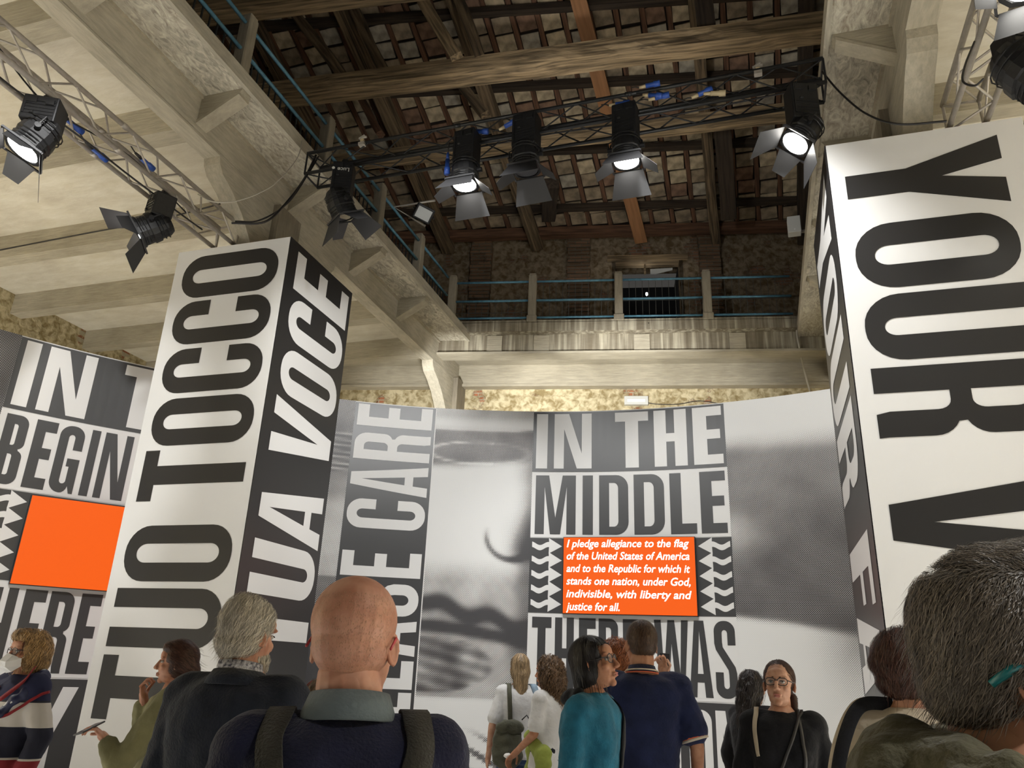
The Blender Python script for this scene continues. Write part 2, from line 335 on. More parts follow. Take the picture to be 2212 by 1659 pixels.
# individually visible lintel bricks / patches
door = empty('door_1', RF @ V((3.87, OFFW, 8.0)), math.atan2(DV.y, DV.x)); tag(door, 'dark open doorway in the upper brick wall behind the railing', None, None, 'structure')
def rloc(mb, name, m, parent): return struct(mb, name, m, parent=parent, frame_=RF)
rloc(MB().box((3.0, OFFW - .05, 10.13), (4.75, OFFW + .3, 10.26)), 'lintel', M['timber_l'], door)
rloc(MB().box((3.2, OFFW + 1.2, 8), (4.55, OFFW + 1.25, 10.1)), 'dark_room_back', M['dark'], door)  # black back and reveals paint the shade of the room behind
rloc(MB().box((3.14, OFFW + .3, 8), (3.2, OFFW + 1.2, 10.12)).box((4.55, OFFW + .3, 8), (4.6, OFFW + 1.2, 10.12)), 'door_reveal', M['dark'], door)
rloc(MB().prism([(3.94, OFFW + .1, 9.98), (4.42, OFFW + .1, 10.0), (4.42, OFFW + .1, 9.95), (4.05, OFFW + .1, 9.86), (3.94, OFFW + .1, 9.86)], (0, .02, 0)), 'hanging_sheet', M['plastic'], door)
rloc(MB().box((3.8, OFFW + .05, 9.84), (3.84, OFFW + .09, 10.08)), 'door_post', M['timber_l'], door)
bulb = MB(); bulb.ell((3.86, OFFW + .3, 9.47), (.025, .025, .04)); rloc(bulb, 'bulb', M['lens_on'], door)
l = bpy.data.lights.new('door_lamp', 'POINT'); l.energy = .5; l.shadow_soft_size = .05; lo = bpy.data.objects.new('door_lamp', l); COL.objects.link(lo); lo.location = RF @ V((3.80, OFFW + .2, 9.93))

# ------------------------------------------------------------------ galleries
ZS = 7.70
def gallery_side(sgn, xe, xj, xb, xfar, brackets, cx, y1, nm, lab):
    """sgn -1: gallery lies to -x. xe outer edge, xj inner beam face, xb far beam face"""
    g = empty('gallery_slab', (xe, 5, ZS)); tag(g, lab, None, None, 'structure')
    def bx(a, b, y0, y1_, z0, z1): return MB().box((min(a, b), y0, z0), (max(a, b), y1_, z1))
    struct(bx(xj, xfar, -7, y1, ZS, 7.84), 'ceiling_slab', M['conc_slab'], parent=g)
    o = struct(bx(xe - sgn * 0.0, xj, -7, y1, ZS, 7.84), 'cantilever_slab', M['conc_sw'], parent=g)
    struct(bx(xe, xe + sgn * -.05, -7, y1, ZS - .02, 7.86), 'edge_fascia', M['conc_y'], parent=g)
    b = bx(xj, xb, -7, y1 + 1.0, 7.24, ZS)
    struct(b, 'main_beam', M['conc_y'], parent=g)
    struct(bx(xj + sgn * .03, xj - sgn * .03, -7, y1, 7.66, 7.70), 'fillet', M['conc'], parent=g)
    struct(bx(xj, xb - sgn * .0, -7, y1, 7.21, 7.245), 'beam_lip', M['conc_y'], parent=g)
    for y in brackets:
        t = .16
        mb = MB().prism([(xj, y, ZS), (xe - sgn * .02 * -1, y, ZS), (xe + sgn * .05, y, ZS - .05), (xj, y, 7.36)], (0, t, 0))
        struct(mb, 'bracket', M['conc_x'], parent=g)
        mb = MB().prism([(xj, y - .012, 7.362), (xe + sgn * .05, y - .012, ZS - .048), (xe + sgn * .05, y - .012, ZS - .085), (xj, y - .012, 7.315)], (0, t + .024, 0))
        struct(mb, 'bracket_rib', M['conc'], parent=g)
    for y, zb in ((.5, 7.32), (2.3, 7.32), (4.1, 7.32), (5.77, 7.30), (7.66, 7.30), (9.35, 7.32), (11.0, 7.32), (12.7, 7.32), (14.4, 7.32)):
        if y < y1: struct(bx(xb, xfar, y, y + .24, zb, ZS), 'joist', M['conc_x'], parent=g); 
        if y < y1: struct(bx(xb, xfar, y + .24, y + .34, ZS - .09, ZS), 'joist_fillet', M['conc'], parent=g)
    for cy, f0 in ((7.6, 6.23), (14.15, 12.78)):
        c = empty('concrete_column', (cx, cy, 0)); tag(c, {-1: {7.6: 'concrete pillar with curved haunch rising behind the TOCCO pillar box', 14.15: 'far left corner concrete pillar with curved haunch under the balcony'}, 1: {7.6: 'concrete pillar with curved haunch above the right lettered box', 14.15: 'far right corner concrete pillar hidden behind the right box'}}[sgn][cy], None, None, 'structure')
        w = .13; struct(MB().box((cx - .22, cy - .25, 0), (cx + .22, cy + .25, 7.24)), 'shaft', M['conc_post'], parent=c)
        prof = [(f0, 7.208), (f0 + .02, 7.12), (f0 + .10, 7.02), (f0 + .30, 6.92), (f0 + .55, 6.74), (f0 + .75, 6.52), (f0 + .9, 6.3), (f0 + 1.0, 6.05), (f0 + 1.08, 5.7), (f0 + 1.12, 5.3), (cy, 5.3), (cy, 7.208)]
        x0, x1 = min(xj, xb), max(xj, xb)
        struct(MB().prism([(x0, a, b_) for a, b_ in prof], (x1 - x0, 0, 0)), 'haunch', M['conc_y'], parent=c)
        prof = [(2 * cy - a, b_) for a, b_ in reversed(prof)]
        if cy < 10: struct(MB().prism([(x0, a, b_) for a, b_ in prof], (x1 - x0, 0, 0)), 'haunch', M['conc_y'], parent=c)
    return g
gallery_side(-1, -5.23, -5.80, -6.03, -12.7, (.45, 2.2, 3.98, 5.77, 7.64, 9.37, 11.1), -5.92, 14.3, 'left', 'concrete gallery on the left, its coffered cantilever and joists seen from below')
gallery_side(1, 1.05, 1.62, 1.88, 9.0, (1.4, 3.15, 4.9, 6.65, 8.38, 10.12, 11.85), 1.75, 15.4, 'right', 'concrete gallery on the right above the YOUR box')
g = empty('gallery_slab', RF @ V((3, 0, ZS)), math.atan2(DV.y, DV.x)); tag(g, 'concrete balcony across the rear with lime streaked beam', None, None, 'structure')
rloc(MB().box((-.1, 0, 7.80), (6.75, 1.5, 8.0)), 'balcony_slab', M['conc_drip'], g)
rloc(MB().box((-.1, .0, 7.98), (6.75, .22, 8.03)), 'kerb', M['conc_drip'], g)
for s in (0.62, 1.55, 3.5, 5.3): rloc(MB().box((s, .175, 7.42), (s + .3, .21, 7.78)), 'fascia_patch', M['conc_x'], g)
rloc(MB().box((-.4, .2, 7.42), (7.4, .45, 7.80)), 'front_beam', M['conc_drip'], g)
rloc(MB().box((-.4, .13, 7.38), (7.4, .47, 7.425)), 'beam_lip', M['conc_x'], g)
rloc(MB().box((-6, .45, 7.62), (7.4, 1.5, 7.80)), 'soffit', M['conc_x'], g)
rloc(MB().box((-6, 1.34, 7.18), (14, 1.52, 7.64)), 'wall_beam', M['conc_x'], g)
rloc(MB().box((-6, 1.3, 7.13), (14, 1.52, 7.185)), 'moulding', M['conc_x'], g)

# ------------------------------------------------------------------ timber and tile roof
ceil = empty('ceiling', rp(3, 0)); tag(ceil, 'dark pitched timber roof with terracotta tiles between the rafters', None, None, 'structure')
mb = MB(); mb.add([rp(-9, 1.8, .03), rp(15, 1.8, .03), rp(15, -12, .03), rp(-9, -12, .03)], [(0, 1, 2, 3)]); mb.build('roof_boarding', M['roofdark'], ceil)
tiles = []
tmesh = []
for k in range(4):
    me = bpy.data.meshes.new('tile'); w, h = .33, .30
    bmt = bmesh.new(); vv = [bmt.verts.new((x, y, z)) for z in (0, .03) for x, y in ((-w / 2, -h / 2), (w / 2, -h / 2), (w / 2 * (1 - .03 * k), h / 2), (-w / 2, h / 2 * (1 - .03 * k)))]
    for f in ((3, 2, 1, 0), (4, 5, 6, 7), (0, 1, 5, 4), (1, 2, 6, 5), (2, 3, 7, 6), (3, 0, 4, 7)): bmt.faces.new([vv[i] for i in f])
    bmt.to_mesh(me); bmt.free(); me.materials.append(M['tile'][k]); tmesh.append(me)
JS = .445; cand = []
tilt = Matrix.Rotation(-R(19), 4, 'X')
def dvec(x, y): return V((x, y, roofz(x, y)))
for i in range(-30, 34):
    x = -2.6 + i * JS
    for j in range(0, 34):
        y = 5.5 + j * .325 + (x * .18)
        t = (V((x, y, 0)) - P0).dot(NV)
        if t > 1.35: continue
        p = dvec(x, y); v = p - CO; dz = v.dot(CF)
        if dz < .1: continue
        px = W0 / 2 + FPX * v.dot(CR) / dz; py = H0 / 2 - FPX * v.dot(CU) / dz
        vis = 560 < px < 1800 and -30 < py < 500
        if 300 < px < 1900 and -250 < py < 560: cand.append((not vis, dz, x + JS / 2, y, px))
cand.sort(key=lambda c: (c[0], c[1]))
ta = math.atan2(DV.y, DV.x); rest = MB(); nt_ = 0
for c in cand:
    x, y = c[2], c[3]; p = dvec(x, y); k = random.choices([0, 1, 2, 3], [4, 4, 2, 3])[0]
    Mx = Matrix.Translation(p + V((random.uniform(-.012, .012), random.uniform(-.012, .012), -.035 - random.uniform(0, .03)))) @ Matrix.Rotation(random.uniform(-.07, .07), 4, 'Z') @ tilt @ Matrix.Rotation(random.uniform(-.02, .02), 4, 'Y')
    if nt_ < 300:
        o = bpy.data.objects.new('tile', tmesh[k]); link(o, ceil); o.matrix_basis = wmat(ceil).inverted() @ Mx; nt_ += 1
    else: rest.obox(Mx, (-.165, -.15, 0), (.165, .15, .03))
if rest.v: tag(rest.build('tiles', M['tile'][1], ceil), kind='stuff')
def raft(name, x, w, h, dz, m, y0=5.5, rough=.0, seg=1, dx=0):
    ymax = P0.y + (OFFW - .05) / NV.y + (x - P0.x) * DV.y / DV.x
    a = dvec(x, y0); b = dvec(x + dx, ymax); a.z += dz; b.z += dz
    return local_beam(name, a, b, w, h, m, ceil, rough, seg)
for i in range(-22, 22):
    x = -2.6 + i * JS
    raft('small_rafter', x, .085, .07, -.03, M['joist'], 7.0)
for t in (.6, -.75, -2.1, -3.45, -4.8, -6.2):
    local_beam('purlin', rp(-7, t, -.14), rp(9, t, -.14), .13, .13, M['timber_d'], ceil, .012, 30)
for x, dx, m, w in ((-9.4, 0, 'timber', .24), (-8.0, .1, 'timber', .22), (-6.3, 0.05, 'timber', .26), (-4.35, .1, 'timber', .24), (-.35, -.05, 'timber', .2), (1.4, 0, 'timber_d', .24)):
    raft('rafter', x, w, .22, -.32, M[m], 5.5, .02, 26, dx)
raft('plank', -2.33, .27, .06, -.30, M['timber_o'], 8.3, dx=.35)
tb = local_beam('tie_beam', on_z(650, 200, 10.6) + (on_z(650, 200, 10.6) - on_z(1790, 58, 10.6)) * .35, on_z(1790, 58, 10.6) + (on_z(1790, 58, 10.6) - on_z(650, 200, 10.6)) * .5, .34, .30, M['timber_l'], ceil, .06, 60)
tb = local_beam('tie_beam', on_z(802, 345, 10.6) + (on_z(802, 345, 10.6) - on_z(1712, 243, 10.6)) * .5, on_z(1712, 243, 10.6) + (on_z(1712, 243, 10.6) - on_z(802, 345, 10.6)) * .6, .24, .24, M['timber_l'], ceil, .045, 56)
local_beam('wall_timber', RF @ V((-9, 1.2, 10.72)), RF @ V((14, 1.2, 10.72)), .2, .2, M['joist'], ceil, .01, 20)
for a, b, w, m in (((988, 130), (895, -30), .24, 'timber_l'), ((742, 170), (610, -10), .22, 'timber'), ((835, 165), (745, -20), .22, 'timber'), ((1040, 130), (985, -20), .2, 'timber')):
    pa = on_z(*a, 10.72); d_ = ray(*b); yy = pa.y; q = CO + d_ * (yy / d_.y); local_beam('strut', pa, q, w, w * .8, M[m], ceil, .02, 14)
for a, b, w, m in (((1050, 250), (1000, 190), .2, 'timber'), ((822, 290), (780, 215), .16, 'joist')):
    pa = on_z(*a, 10.72); d_ = ray(*b); q = CO + d_ * (pa.y / d_.y); local_beam('strut', pa, q, w, w * .8, M[m], ceil, .02, 8)
pa = on_z(1528, 75, 10.7); local_beam('king_post', pa, V((pa.x - .05, pa.y, 12.3)), .26, .2, M['timber_d'], ceil, .01, 4)
for pxa, pya, pxb, pyb in ((1190, 395, 1185, 470), (1560, 260, 1575, 470)):
    a = on_y(pxa, pya, 12.2); b = on_y(pxb, pyb, 14.0); local_beam('strut', a, b, .3, .2, M['timber_d'], ceil, .02, 8)
a = on_z(600, 8, 11.6); b = on_z(760, -12, 11.6); local_beam('tie_beam', a - (b - a) * 2, b + (b - a) * 8, .3, .3, M['timber_l'], ceil, .03, 30)

# ------------------------------------------------------------------ railings
def rail_bay(parent, a, b, zs, mesh_z, dark=False):
    for z in zs: MB().tube([V((a.x, a.y, z)), V((b.x, b.y, z))], .024, 8).build('rail', M['blue'], parent, True)
    mb = MB(); L = (b - a).length; n = max(2, int(L / .125)); d = (b - a) / n; off = V((d.y, -d.x, 0)).normalized() * -.03
    for i in range(1, n):
        p = a + d * i + off; mb.tube([V((p.x, p.y, mesh_z[0])), V((p.x, p.y, mesh_z[1]))], .0055 if not dark else .012, 4, caps=False)
    for z in (mesh_z[0] + .02, (mesh_z[0] + mesh_z[1]) / 2, mesh_z[1]): mb.tube([V((a.x, a.y, z)) + off, V((b.x, b.y, z)) + off], .006, 4, caps=False)
    tag(mb.build('wire_infill', M['wire'] if not dark else M['darkpanel'], parent), kind='stuff')
def post(parent, p, ang, w=.16, h=1.08, cut=.05):
    mb = MB(); Mx = Matrix.Translation(V((p.x, p.y, 8.0))) @ Matrix.Rotation(ang, 4, 'Z')
    mb.obox(Mx, (-w / 2, -w / 2, .0), (w / 2, w / 2, h - .04)); mb.obox(Mx, (-w * .62, -w * .62, 0), (w * .62, w * .62, .14)); mb.obox(Mx, (-w * .44, -w * .44, h - .04), (w * .44, w * .44, h))
    o = mb.build('post', M['conc_post'], parent); bevel(o, .012, 1); return o
rl = empty('railing', (-5.42, 9, 8)); tag(rl, 'blue tube railing with concrete posts along the left gallery edge', 'railing', 'balcony railings')
ys = [.8, 2.55, 4.3, 6.02, 7.95, 9.66, 11.28, 12.75]
MB().box((-5.72, -5, 7.84), (-5.45, 13.6, 8.0)).build('kerb', M['conc_y'], rl)
for i, y in enumerate(ys):
    if i < len(ys) - 1: post(rl, V((-5.57, y, 8)), 0)
    if i: rail_bay(rl, V((-5.555, ys[i - 1] + .08, 8)), V((-5.555, y - .08, 8)), (8.92, 8.52), (8.02, 8.52), True)
rr_ = empty('railing', RF @ V((3, .1, 8)), math.atan2(DV.y, DV.x)); tag(rr_, 'blue triple tube railing with concrete posts and wire infill across the rear balcony', 'railing', 'balcony railings')
ss = []
for px in (972, 1148, 1337, 1531, 1726):
    d = ray(px, 690); pp = P0 + V((0, 0, 8)); t = (pp - CO).dot(NV) / d.dot(NV); ss.append((RF.inverted() @ (CO + d * t)).x)
for i, s in enumerate(ss):
    if i < 4: post(rr_, RF @ V((s, .08, 8)), math.atan2(DV.y, DV.x))
    if i: rail_bay(rr_, RF @ V((ss[i - 1] + .08, .08, 8)), RF @ V((s - .08, .08, 8)), (8.92, 8.5, 8.12), (8.0, 8.5 if i == 1 else 8.95))
r3_ = empty('railing', (1.2, 9, 8)); tag(r3_, 'blue railing along the right gallery, seen almost end on', 'railing', 'balcony railings')
ysr = [5.0, 6.7, 8.45, 10.2, 11.95, 13.9]
MB().box((1.27, -5, 7.84), (1.5, 14.2, 8.0)).build('kerb', M['conc_y'], r3_)
for i, y in enumerate(ysr):
    post(r3_, V((1.38, y, 8)), 0)
    if i: rail_bay(r3_, V((1.37, ysr[i - 1] + .08, 8)), V((1.37, y - .08, 8)), (8.92, 8.52), (8.02, 8.52), True)
# ================================================================== LETTERED WALLS
def arc(cx, cy, rx, ry, a0, a1, n=7):
    return [(cx + rx * math.cos(R(a0 + (a1 - a0) * i / n)), cy + ry * math.sin(R(a0 + (a1 - a0) * i / n))) for i in range(n + 1)]
def rrect(x0, y0, x1, y1, rx, ry, cs='tl tr br bl'):
    p = []
    p += arc(x0 + rx, y0 + ry, rx, ry, 180, 270) if 'bl' in cs else [(x0, y0)]
    p += arc(x1 - rx, y0 + ry, rx, ry, 270, 360) if 'br' in cs else [(x1, y0)]
    p += arc(x1 - rx, y1 - ry, rx, ry, 0, 90) if 'tr' in cs else [(x1, y1)]
    p += arc(x0 + rx, y1 - ry, rx, ry, 90, 180) if 'tl' in cs else [(x0, y1)]
    return p
def rc_(x0, y0, x1, y1): return ([(x0, y0), (x1, y0), (x1, y1), (x0, y1)], [])
def glyph(ch, w, h, sv, sh):
    """condensed heavy capitals as outlines: list of (outer, holes)"""
    r = w * .46; ry = r * 1.05; ri = max(.004, (w - 2 * sv) * .49); riy = ri * 1.25
    if ch == 'I': return [rc_(0, 0, w, h)]
    if ch == 'O': return [(rrect(0, 0, w, h, r, ry), [rrect(sv, sh, w - sv, h - sh, ri, riy)])]
    if ch == 'D': return [(rrect(0, 0, w, h, r * .9, ry * .9, 'tr br'), [rrect(sv, sh, w - sv, h - sh, ri, riy, 'tr br')])]
    if ch == 'U': return [([(0, h)] + arc(r, ry, r, ry, 180, 270) + arc(w - r, ry, r, ry, 270, 360) + [(w, h), (w - sv, h)] + arc(w - sv - ri, sh + riy, ri, riy, 0, -90) + arc(sv + ri, sh + riy, ri, riy, 270, 180) + [(sv, h)], [])]
    if ch in 'CG':
        g0, g1 = (.36 * h, .64 * h)
        o = [(w, g1)] + arc(w - r, h - ry, r, ry, 0, 90) + arc(r, h - ry, r, ry, 90, 180) + arc(r, ry, r, ry, 180, 270)
        inner = arc(sv + ri, sh + riy, ri, riy, 270, 180) + arc(sv + ri, h - sh - riy, ri, riy, 180, 90) + arc(w - sv - ri, h - sh - riy, ri, riy, 90, 0) + [(w - sv, g1)]
        if ch == 'C': return [(o + arc(w - r, ry, r, ry, 270, 360) + [(w, g0), (w - sv, g0)] + arc(w - sv - ri, sh + riy, ri, riy, 0, -90) + inner, [])]
        return [(o + arc(w - r * 1.15, ry * .8, r * .6, ry * .8, 270, 350, 4) + [(w - .16 * w, 0), (w, 0), (w, .51 * h), (w * .5, .51 * h), (w * .5, .51 * h - sh * .9), (w - sv, .51 * h - sh * .9)] + arc(w - sv - ri, sh + riy, ri, riy, 0, -90) + inner, [])]
    if ch == 'S':
        o = [(w, .68 * h)] + arc(w - r, h - ry, r, ry, 0, 90) + arc(r, h - ry, r, ry, 90, 180) + [(0, .70 * h), (.06 * w, .62 * h), (w - sv - .02 * w, .36 * h), (w - sv, .30 * h)]
        o += arc(w - sv - ri, sh + riy, ri, riy, 0, -90) + arc(sv + ri, sh + riy, ri, riy, 270, 180) + [(sv, .33 * h), (0, .33 * h)] + arc(r, ry, r, ry, 180, 270) + arc(w - r, ry, r, ry, 270, 360)
        o += [(w, .32 * h), (w * .94, .40 * h), (sv + .02 * w, .655 * h), (sv, .72 * h)] + arc(sv + ri, h - sh - riy, ri, riy, 180, 90) + arc(w - sv - ri, h - sh - riy, ri, riy, 90, 0) + [(w - sv, .68 * h)]
        return [(o, [])]
    if ch == 'T': c = w / 2; return [([(c - sv * .55, 0), (c + sv * .55, 0), (c + sv * .55, h - sh * 1.25), (w, h - sh * 1.25), (w, h), (0, h), (0, h - sh * 1.25), (c - sv * .55, h - sh * 1.25)], [])]
    if ch == 'L': return [([(0, 0), (w, 0), (w, sh * 1.25), (sv * 1.1, sh * 1.25), (sv * 1.1, h), (0, h)], [])]
    if ch == 'E' or ch == 'F':
        s = sh * 1.2; v = sv * 1.12; m0, m1 = .5 * h - s * .5 + .015 * h, .5 * h + s * .5 + .015 * h
        if ch == 'E': return [([(0, 0), (w, 0), (w, s), (v, s), (v, m0), (w * .93, m0), (w * .93, m1), (v, m1), (v, h - s), (w, h - s), (w, h), (0, h)], [])]
        return [([(0, 0), (v, 0), (v, m0), (w * .93, m0), (w * .93, m1), (v, m1), (v, h - s), (w, h - s), (w, h), (0, h)], [])]
    if ch == 'H': m0, m1 = .5 * h - sh * .5, .5 * h + sh * .6; return [([(0, 0), (sv, 0), (sv, m0), (w - sv, m0), (w - sv, 0), (w, 0), (w, h), (w - sv, h), (w - sv, m1), (sv, m1), (sv, h), (0, h)], [])]
    if ch == 'N': v = sv * .84; d = sv * 1.25; return [([(0, 0), (v, 0), (v, h * .72), (w - d, 0), (w, 0), (w, h), (w - v, h), (w - v, h * .27), (d, h), (0, h)], [])]
    if ch == 'M':
        v = w * .225; d = w * .33; c = w / 2; return [([(0, 0), (v, 0), (v, h * .80), (c - v * .55, 0), (c + v * .55, 0), (w - v, h * .80), (w - v, 0), (w, 0), (w, h), (w - d, h), (c, h * .28), (d, h), (0, h)], [])]
    if ch == 'A':
        a = sv * .62; c = w / 2; k = (c - a) / h; b0, b1 = .19 * h, .30 * h; q = sv * .95
        xl = lambda y: q + (c - q) * y / (h * .90)
        return [([(0, 0), (q, 0), (xl(b0), b0), (w - xl(b0), b0), (w - q, 0), (w, 0), (c + a, h), (c - a, h)], [[(xl(b1), b1), (w - xl(b1), b1), (c, h * .86)]])]
    if ch == 'V': a = sv * .62; c = w / 2; q = sv * 1.05; return [([(c - a, 0), (c + a, 0), (w, h), (w - q, h), (c, h * .24), (q, h), (0, h)], [])]
    if ch == 'W': 
        q = w * .2; a = w * .115; return [([(w * .27 - a, 0), (w * .27 + a, 0), (w * .5, h * .68), (w * .73 - a, 0), (w * .73 + a, 0), (w, h), (w - q, h), (w * .735, h * .30), (w * .5 + q * .5, h), (w * .5 - q * .5, h), (w * .265, h * .30), (q, h), (0, h)], [])]
    if ch == 'Y': c = w / 2; a = sv * .55; q = sv * 1.1; return [([(c - a, 0), (c + a, 0), (c + a, h * .40), (w, h), (w - q, h), (c, h * .62), (q, h), (0, h), (c - a, h * .40)], [])]
    if ch in 'RPB':
        mt = .50 * h; rb = w * .40; out = []
        top = rrect(0, mt - sh * .5, w, h, rb, rb * 1.1, 'tr br'); hole = rrect(sv, mt + sh * .5, w - sv, h - sh, ri, riy, 'tr br')
        if ch == 'P': return [([(0, 0), (sv, 0), (sv, mt - sh * .5)] + top[1:] if False else [(0, 0), (sv, 0), (sv, mt - sh * .5)] + arc(w - rb, mt - sh * .5 + rb * 1.1, rb, rb * 1.1, 270, 360) + arc(w - rb, h - rb * 1.1, rb, rb * 1.1, 0, 90) + [(0, h)], [hole])]
        if ch == 'B':
            y = mt; o = [(0, 0)] + arc(w - rb, rb * 1.1, rb, rb * 1.1, 270, 360) + arc(w - rb * .8, y - rb * .8 - .005 * h, rb * .8, rb * .8, 0, 70, 5) + arc(w - rb * .8 - .02 * w, y + rb * .8 + .005 * h, rb * .8, rb * .8, -70, 0, 5) + arc(w - rb - .02 * w, h - rb * 1.1, rb, rb * 1.1, 0, 90) + [(0, h)]
            return [(o, [rrect(sv, mt + sh * .45, w - sv - .02 * w, h - sh, ri, riy, 'tr br'), rrect(sv, sh, w - sv, mt - sh * .5, ri, riy, 'tr br')])]
        y = mt; o = [(0, 0), (sv, 0), (sv, mt - sh * .5), (w - sv - ri, mt - sh * .5)] + arc(w - sv - ri, mt - sh * .5 - riy, ri, riy, 90, 0, 5) + [(w - sv, .08 * h), (w - sv * .9, 0), (w, 0), (w - .01 * w, .06 * h)] + arc(w - rb * .8 - .01 * w, y - rb * .9, rb * .8, rb * .8, 0, 65, 5) + arc(w - rb * .8 - .02 * w, y + rb * .8, rb * .8, rb * .8, -65, 0, 5) + arc(w - rb - .02 * w, h - rb * 1.1, rb, rb * 1.1, 0, 90) + [(0, h)]
        return [(o, [hole])]
    return [rc_(0, 0, w, h)]

def flat_to_obj(name, pieces, amap, surf, mat, parent, cut=None):
    """pieces of outline -> triangles in (a,b), cut at regular a for curved walls, then laid on a surface"""
    bm = bmesh.new()
    for outer, holes in pieces:
        A = [amap(*p) for p in outer]; Hs = [[amap(*p) for p in h] for h in holes]
        loops = [[V((a, b, 0)) for a, b in A]] + [[V((a, b, 0)) for a, b in h] for h in Hs]
        pts = [p for l in loops for p in l]; vs = [bm.verts.new(p) for p in pts]
        for t in tessellate_polygon(loops):
            try: bm.faces.new([vs[i] for i in t])
            except ValueError: pass
    if cut:
        a0 = min(v.co.x for v in bm.verts); a1 = max(v.co.x for v in bm.verts); k = math.ceil(a0 / cut)
        while k * cut < a1:
            bmesh.ops.bisect_plane(bm, geom=bm.verts[:] + bm.edges[:] + bm.faces[:], plane_co=(k * cut, 0, 0), plane_no=(1, 0, 0)); k += 1
    bmesh.ops.recalc_face_normals(bm, faces=bm.faces)
    bm.verts.index_update(); vs = [surf(v.co.x, v.co.y) for v in bm.verts]; fs = [tuple(v.index for v in f.verts) for f in bm.faces]; bm.free()
    # face the viewer: normal towards the room
    o = mesh_obj(name, vs, fs, mat, parent); return o
def put_text(items, orient, base, hgt, surf, mat, parent, sv=.36, sh=.115, cut=None):
    """items: (char, start, end) along the reading direction; base: baseline coordinate"""
    for ch, s, e in items:
        w = abs(e - s); k = {'I': 1}.get(ch, 1)
        if orient == 'h': am = lambda x, y, s=s: (s + x, base + y)
        elif orient == 'up': am = lambda x, y, s=s: (base - y, s + x)
        else: am = lambda x, y, s=s: (base + y, s - x)
        flat_to_obj('letter', glyph(ch, w, hgt, sv if ch != 'E' else sv, sh), am, surf, mat, parent, cut)

CX, CY, CRD = -1.38, 2.64, 8.28
def cyl(off):
    return lambda u, z: V((CX + (CRD - off) * math.sin(u / CRD), CY + (CRD - off) * math.cos(u / CRD), z))
wall = empty('curved_display_wall', cyl(0)(0, 0)); tag(wall, 'tall curved display wall printed with giant words and halftone pictures', 'wall')
ZT = 5.30; U0, U1 = -12.6, 9.0
vs = []; fs = []; nU = 150
for i in range(nU + 1):
    u = U0 + (U1 - U0) * i / nU
    vs += [cyl(0)(u, 0), cyl(0)(u, ZT), cyl(-.12)(u, ZT), cyl(-.12)(u, 0)]
for i in range(nU):
    a = i * 4; b = a + 4; fs += [(a, b, b + 1, a + 1), (a + 1, b + 1, b + 2, a + 2), (a + 2, b + 2, b + 3, a + 3)]
mesh_obj('wall_panel', vs, fs, M['white_print'], wall)
def band(name, u0, u1, z0, z1, off, m, parent=wall):
    n = max(1, int((u1 - u0) / .12)); vs = []; fs = []
    for i in range(n + 1):
        u = u0 + (u1 - u0) * i / n; vs += [cyl(off)(u, z0), cyl(off)(u, z1)]
    for i in range(n): a = i * 2; fs.append((a, a + 2, a + 3, a + 1))
    return mesh_obj(name, vs, fs, m, parent)

# halftone: a grey tone per point (mesh attribute), turned into printed dots by the material
def halftone_mat():
    m = bpy.data.materials.new('halftone_print'); m.use_nodes = True; nt = m.node_tree; N = nt.nodes; L = nt.links; b = N['Principled BSDF']; b.inputs['Roughness'].default_value = .42
    at = N.new('ShaderNodeAttribute'); at.attribute_name = 'tone'; uv = N.new('ShaderNodeUVMap'); uv.uv_map = 'UVMap'
    mp = N.new('ShaderNodeMapping'); mp.inputs['Rotation'].default_value = (0, 0, R(45)); k = 2 * math.pi / .0175; mp.inputs['Scale'].default_value = (k, k, 1); L.new(uv.outputs[0], mp.inputs[0])
    sp = N.new('ShaderNodeSeparateXYZ'); L.new(mp.outputs[0], sp.inputs[0])
    def mt(op, a, b_=None):
        n = N.new('ShaderNodeMath'); n.operation = op
        for i, q in enumerate((a, b_)):
            if q is None: continue
            if isinstance(q, (int, float)): n.inputs[i].default_value = q
            else: L.new(q, n.inputs[i])
        return n.outputs[0]
    c = mt('ADD', mt('COSINE', sp.outputs[0]), mt('COSINE', sp.outputs[1])); c = mt('ADD', mt('MULTIPLY', c, .22), .5)
    d = mt('SUBTRACT', at.outputs['Fac'], c); d = mt('ADD', mt('MULTIPLY', d, 5.0), .5)
    cl = N.new('ShaderNodeClamp'); L.new(d, cl.inputs[0])
    mx = N.new('ShaderNodeMix'); mx.data_type = 'RGBA'; mx.inputs[6].default_value = (.058, .056, .06, 1); mx.inputs[7].default_value = (.78, .78, .77, 1); L.new(cl.outputs[0], mx.inputs[0]); L.new(mx.outputs[2], b.inputs['Base Color'])
    return m
M['halftone'] = halftone_mat()
def sm(x, a, b):
    t = max(0., min(1., (x - a) / (b - a))) if a != b else float(x > a); return t * t * (3 - 2 * t)
def nz(u, z, s=1.0, k=0): return noise.noise(V((u * s + k, z * s, k * 1.7)))
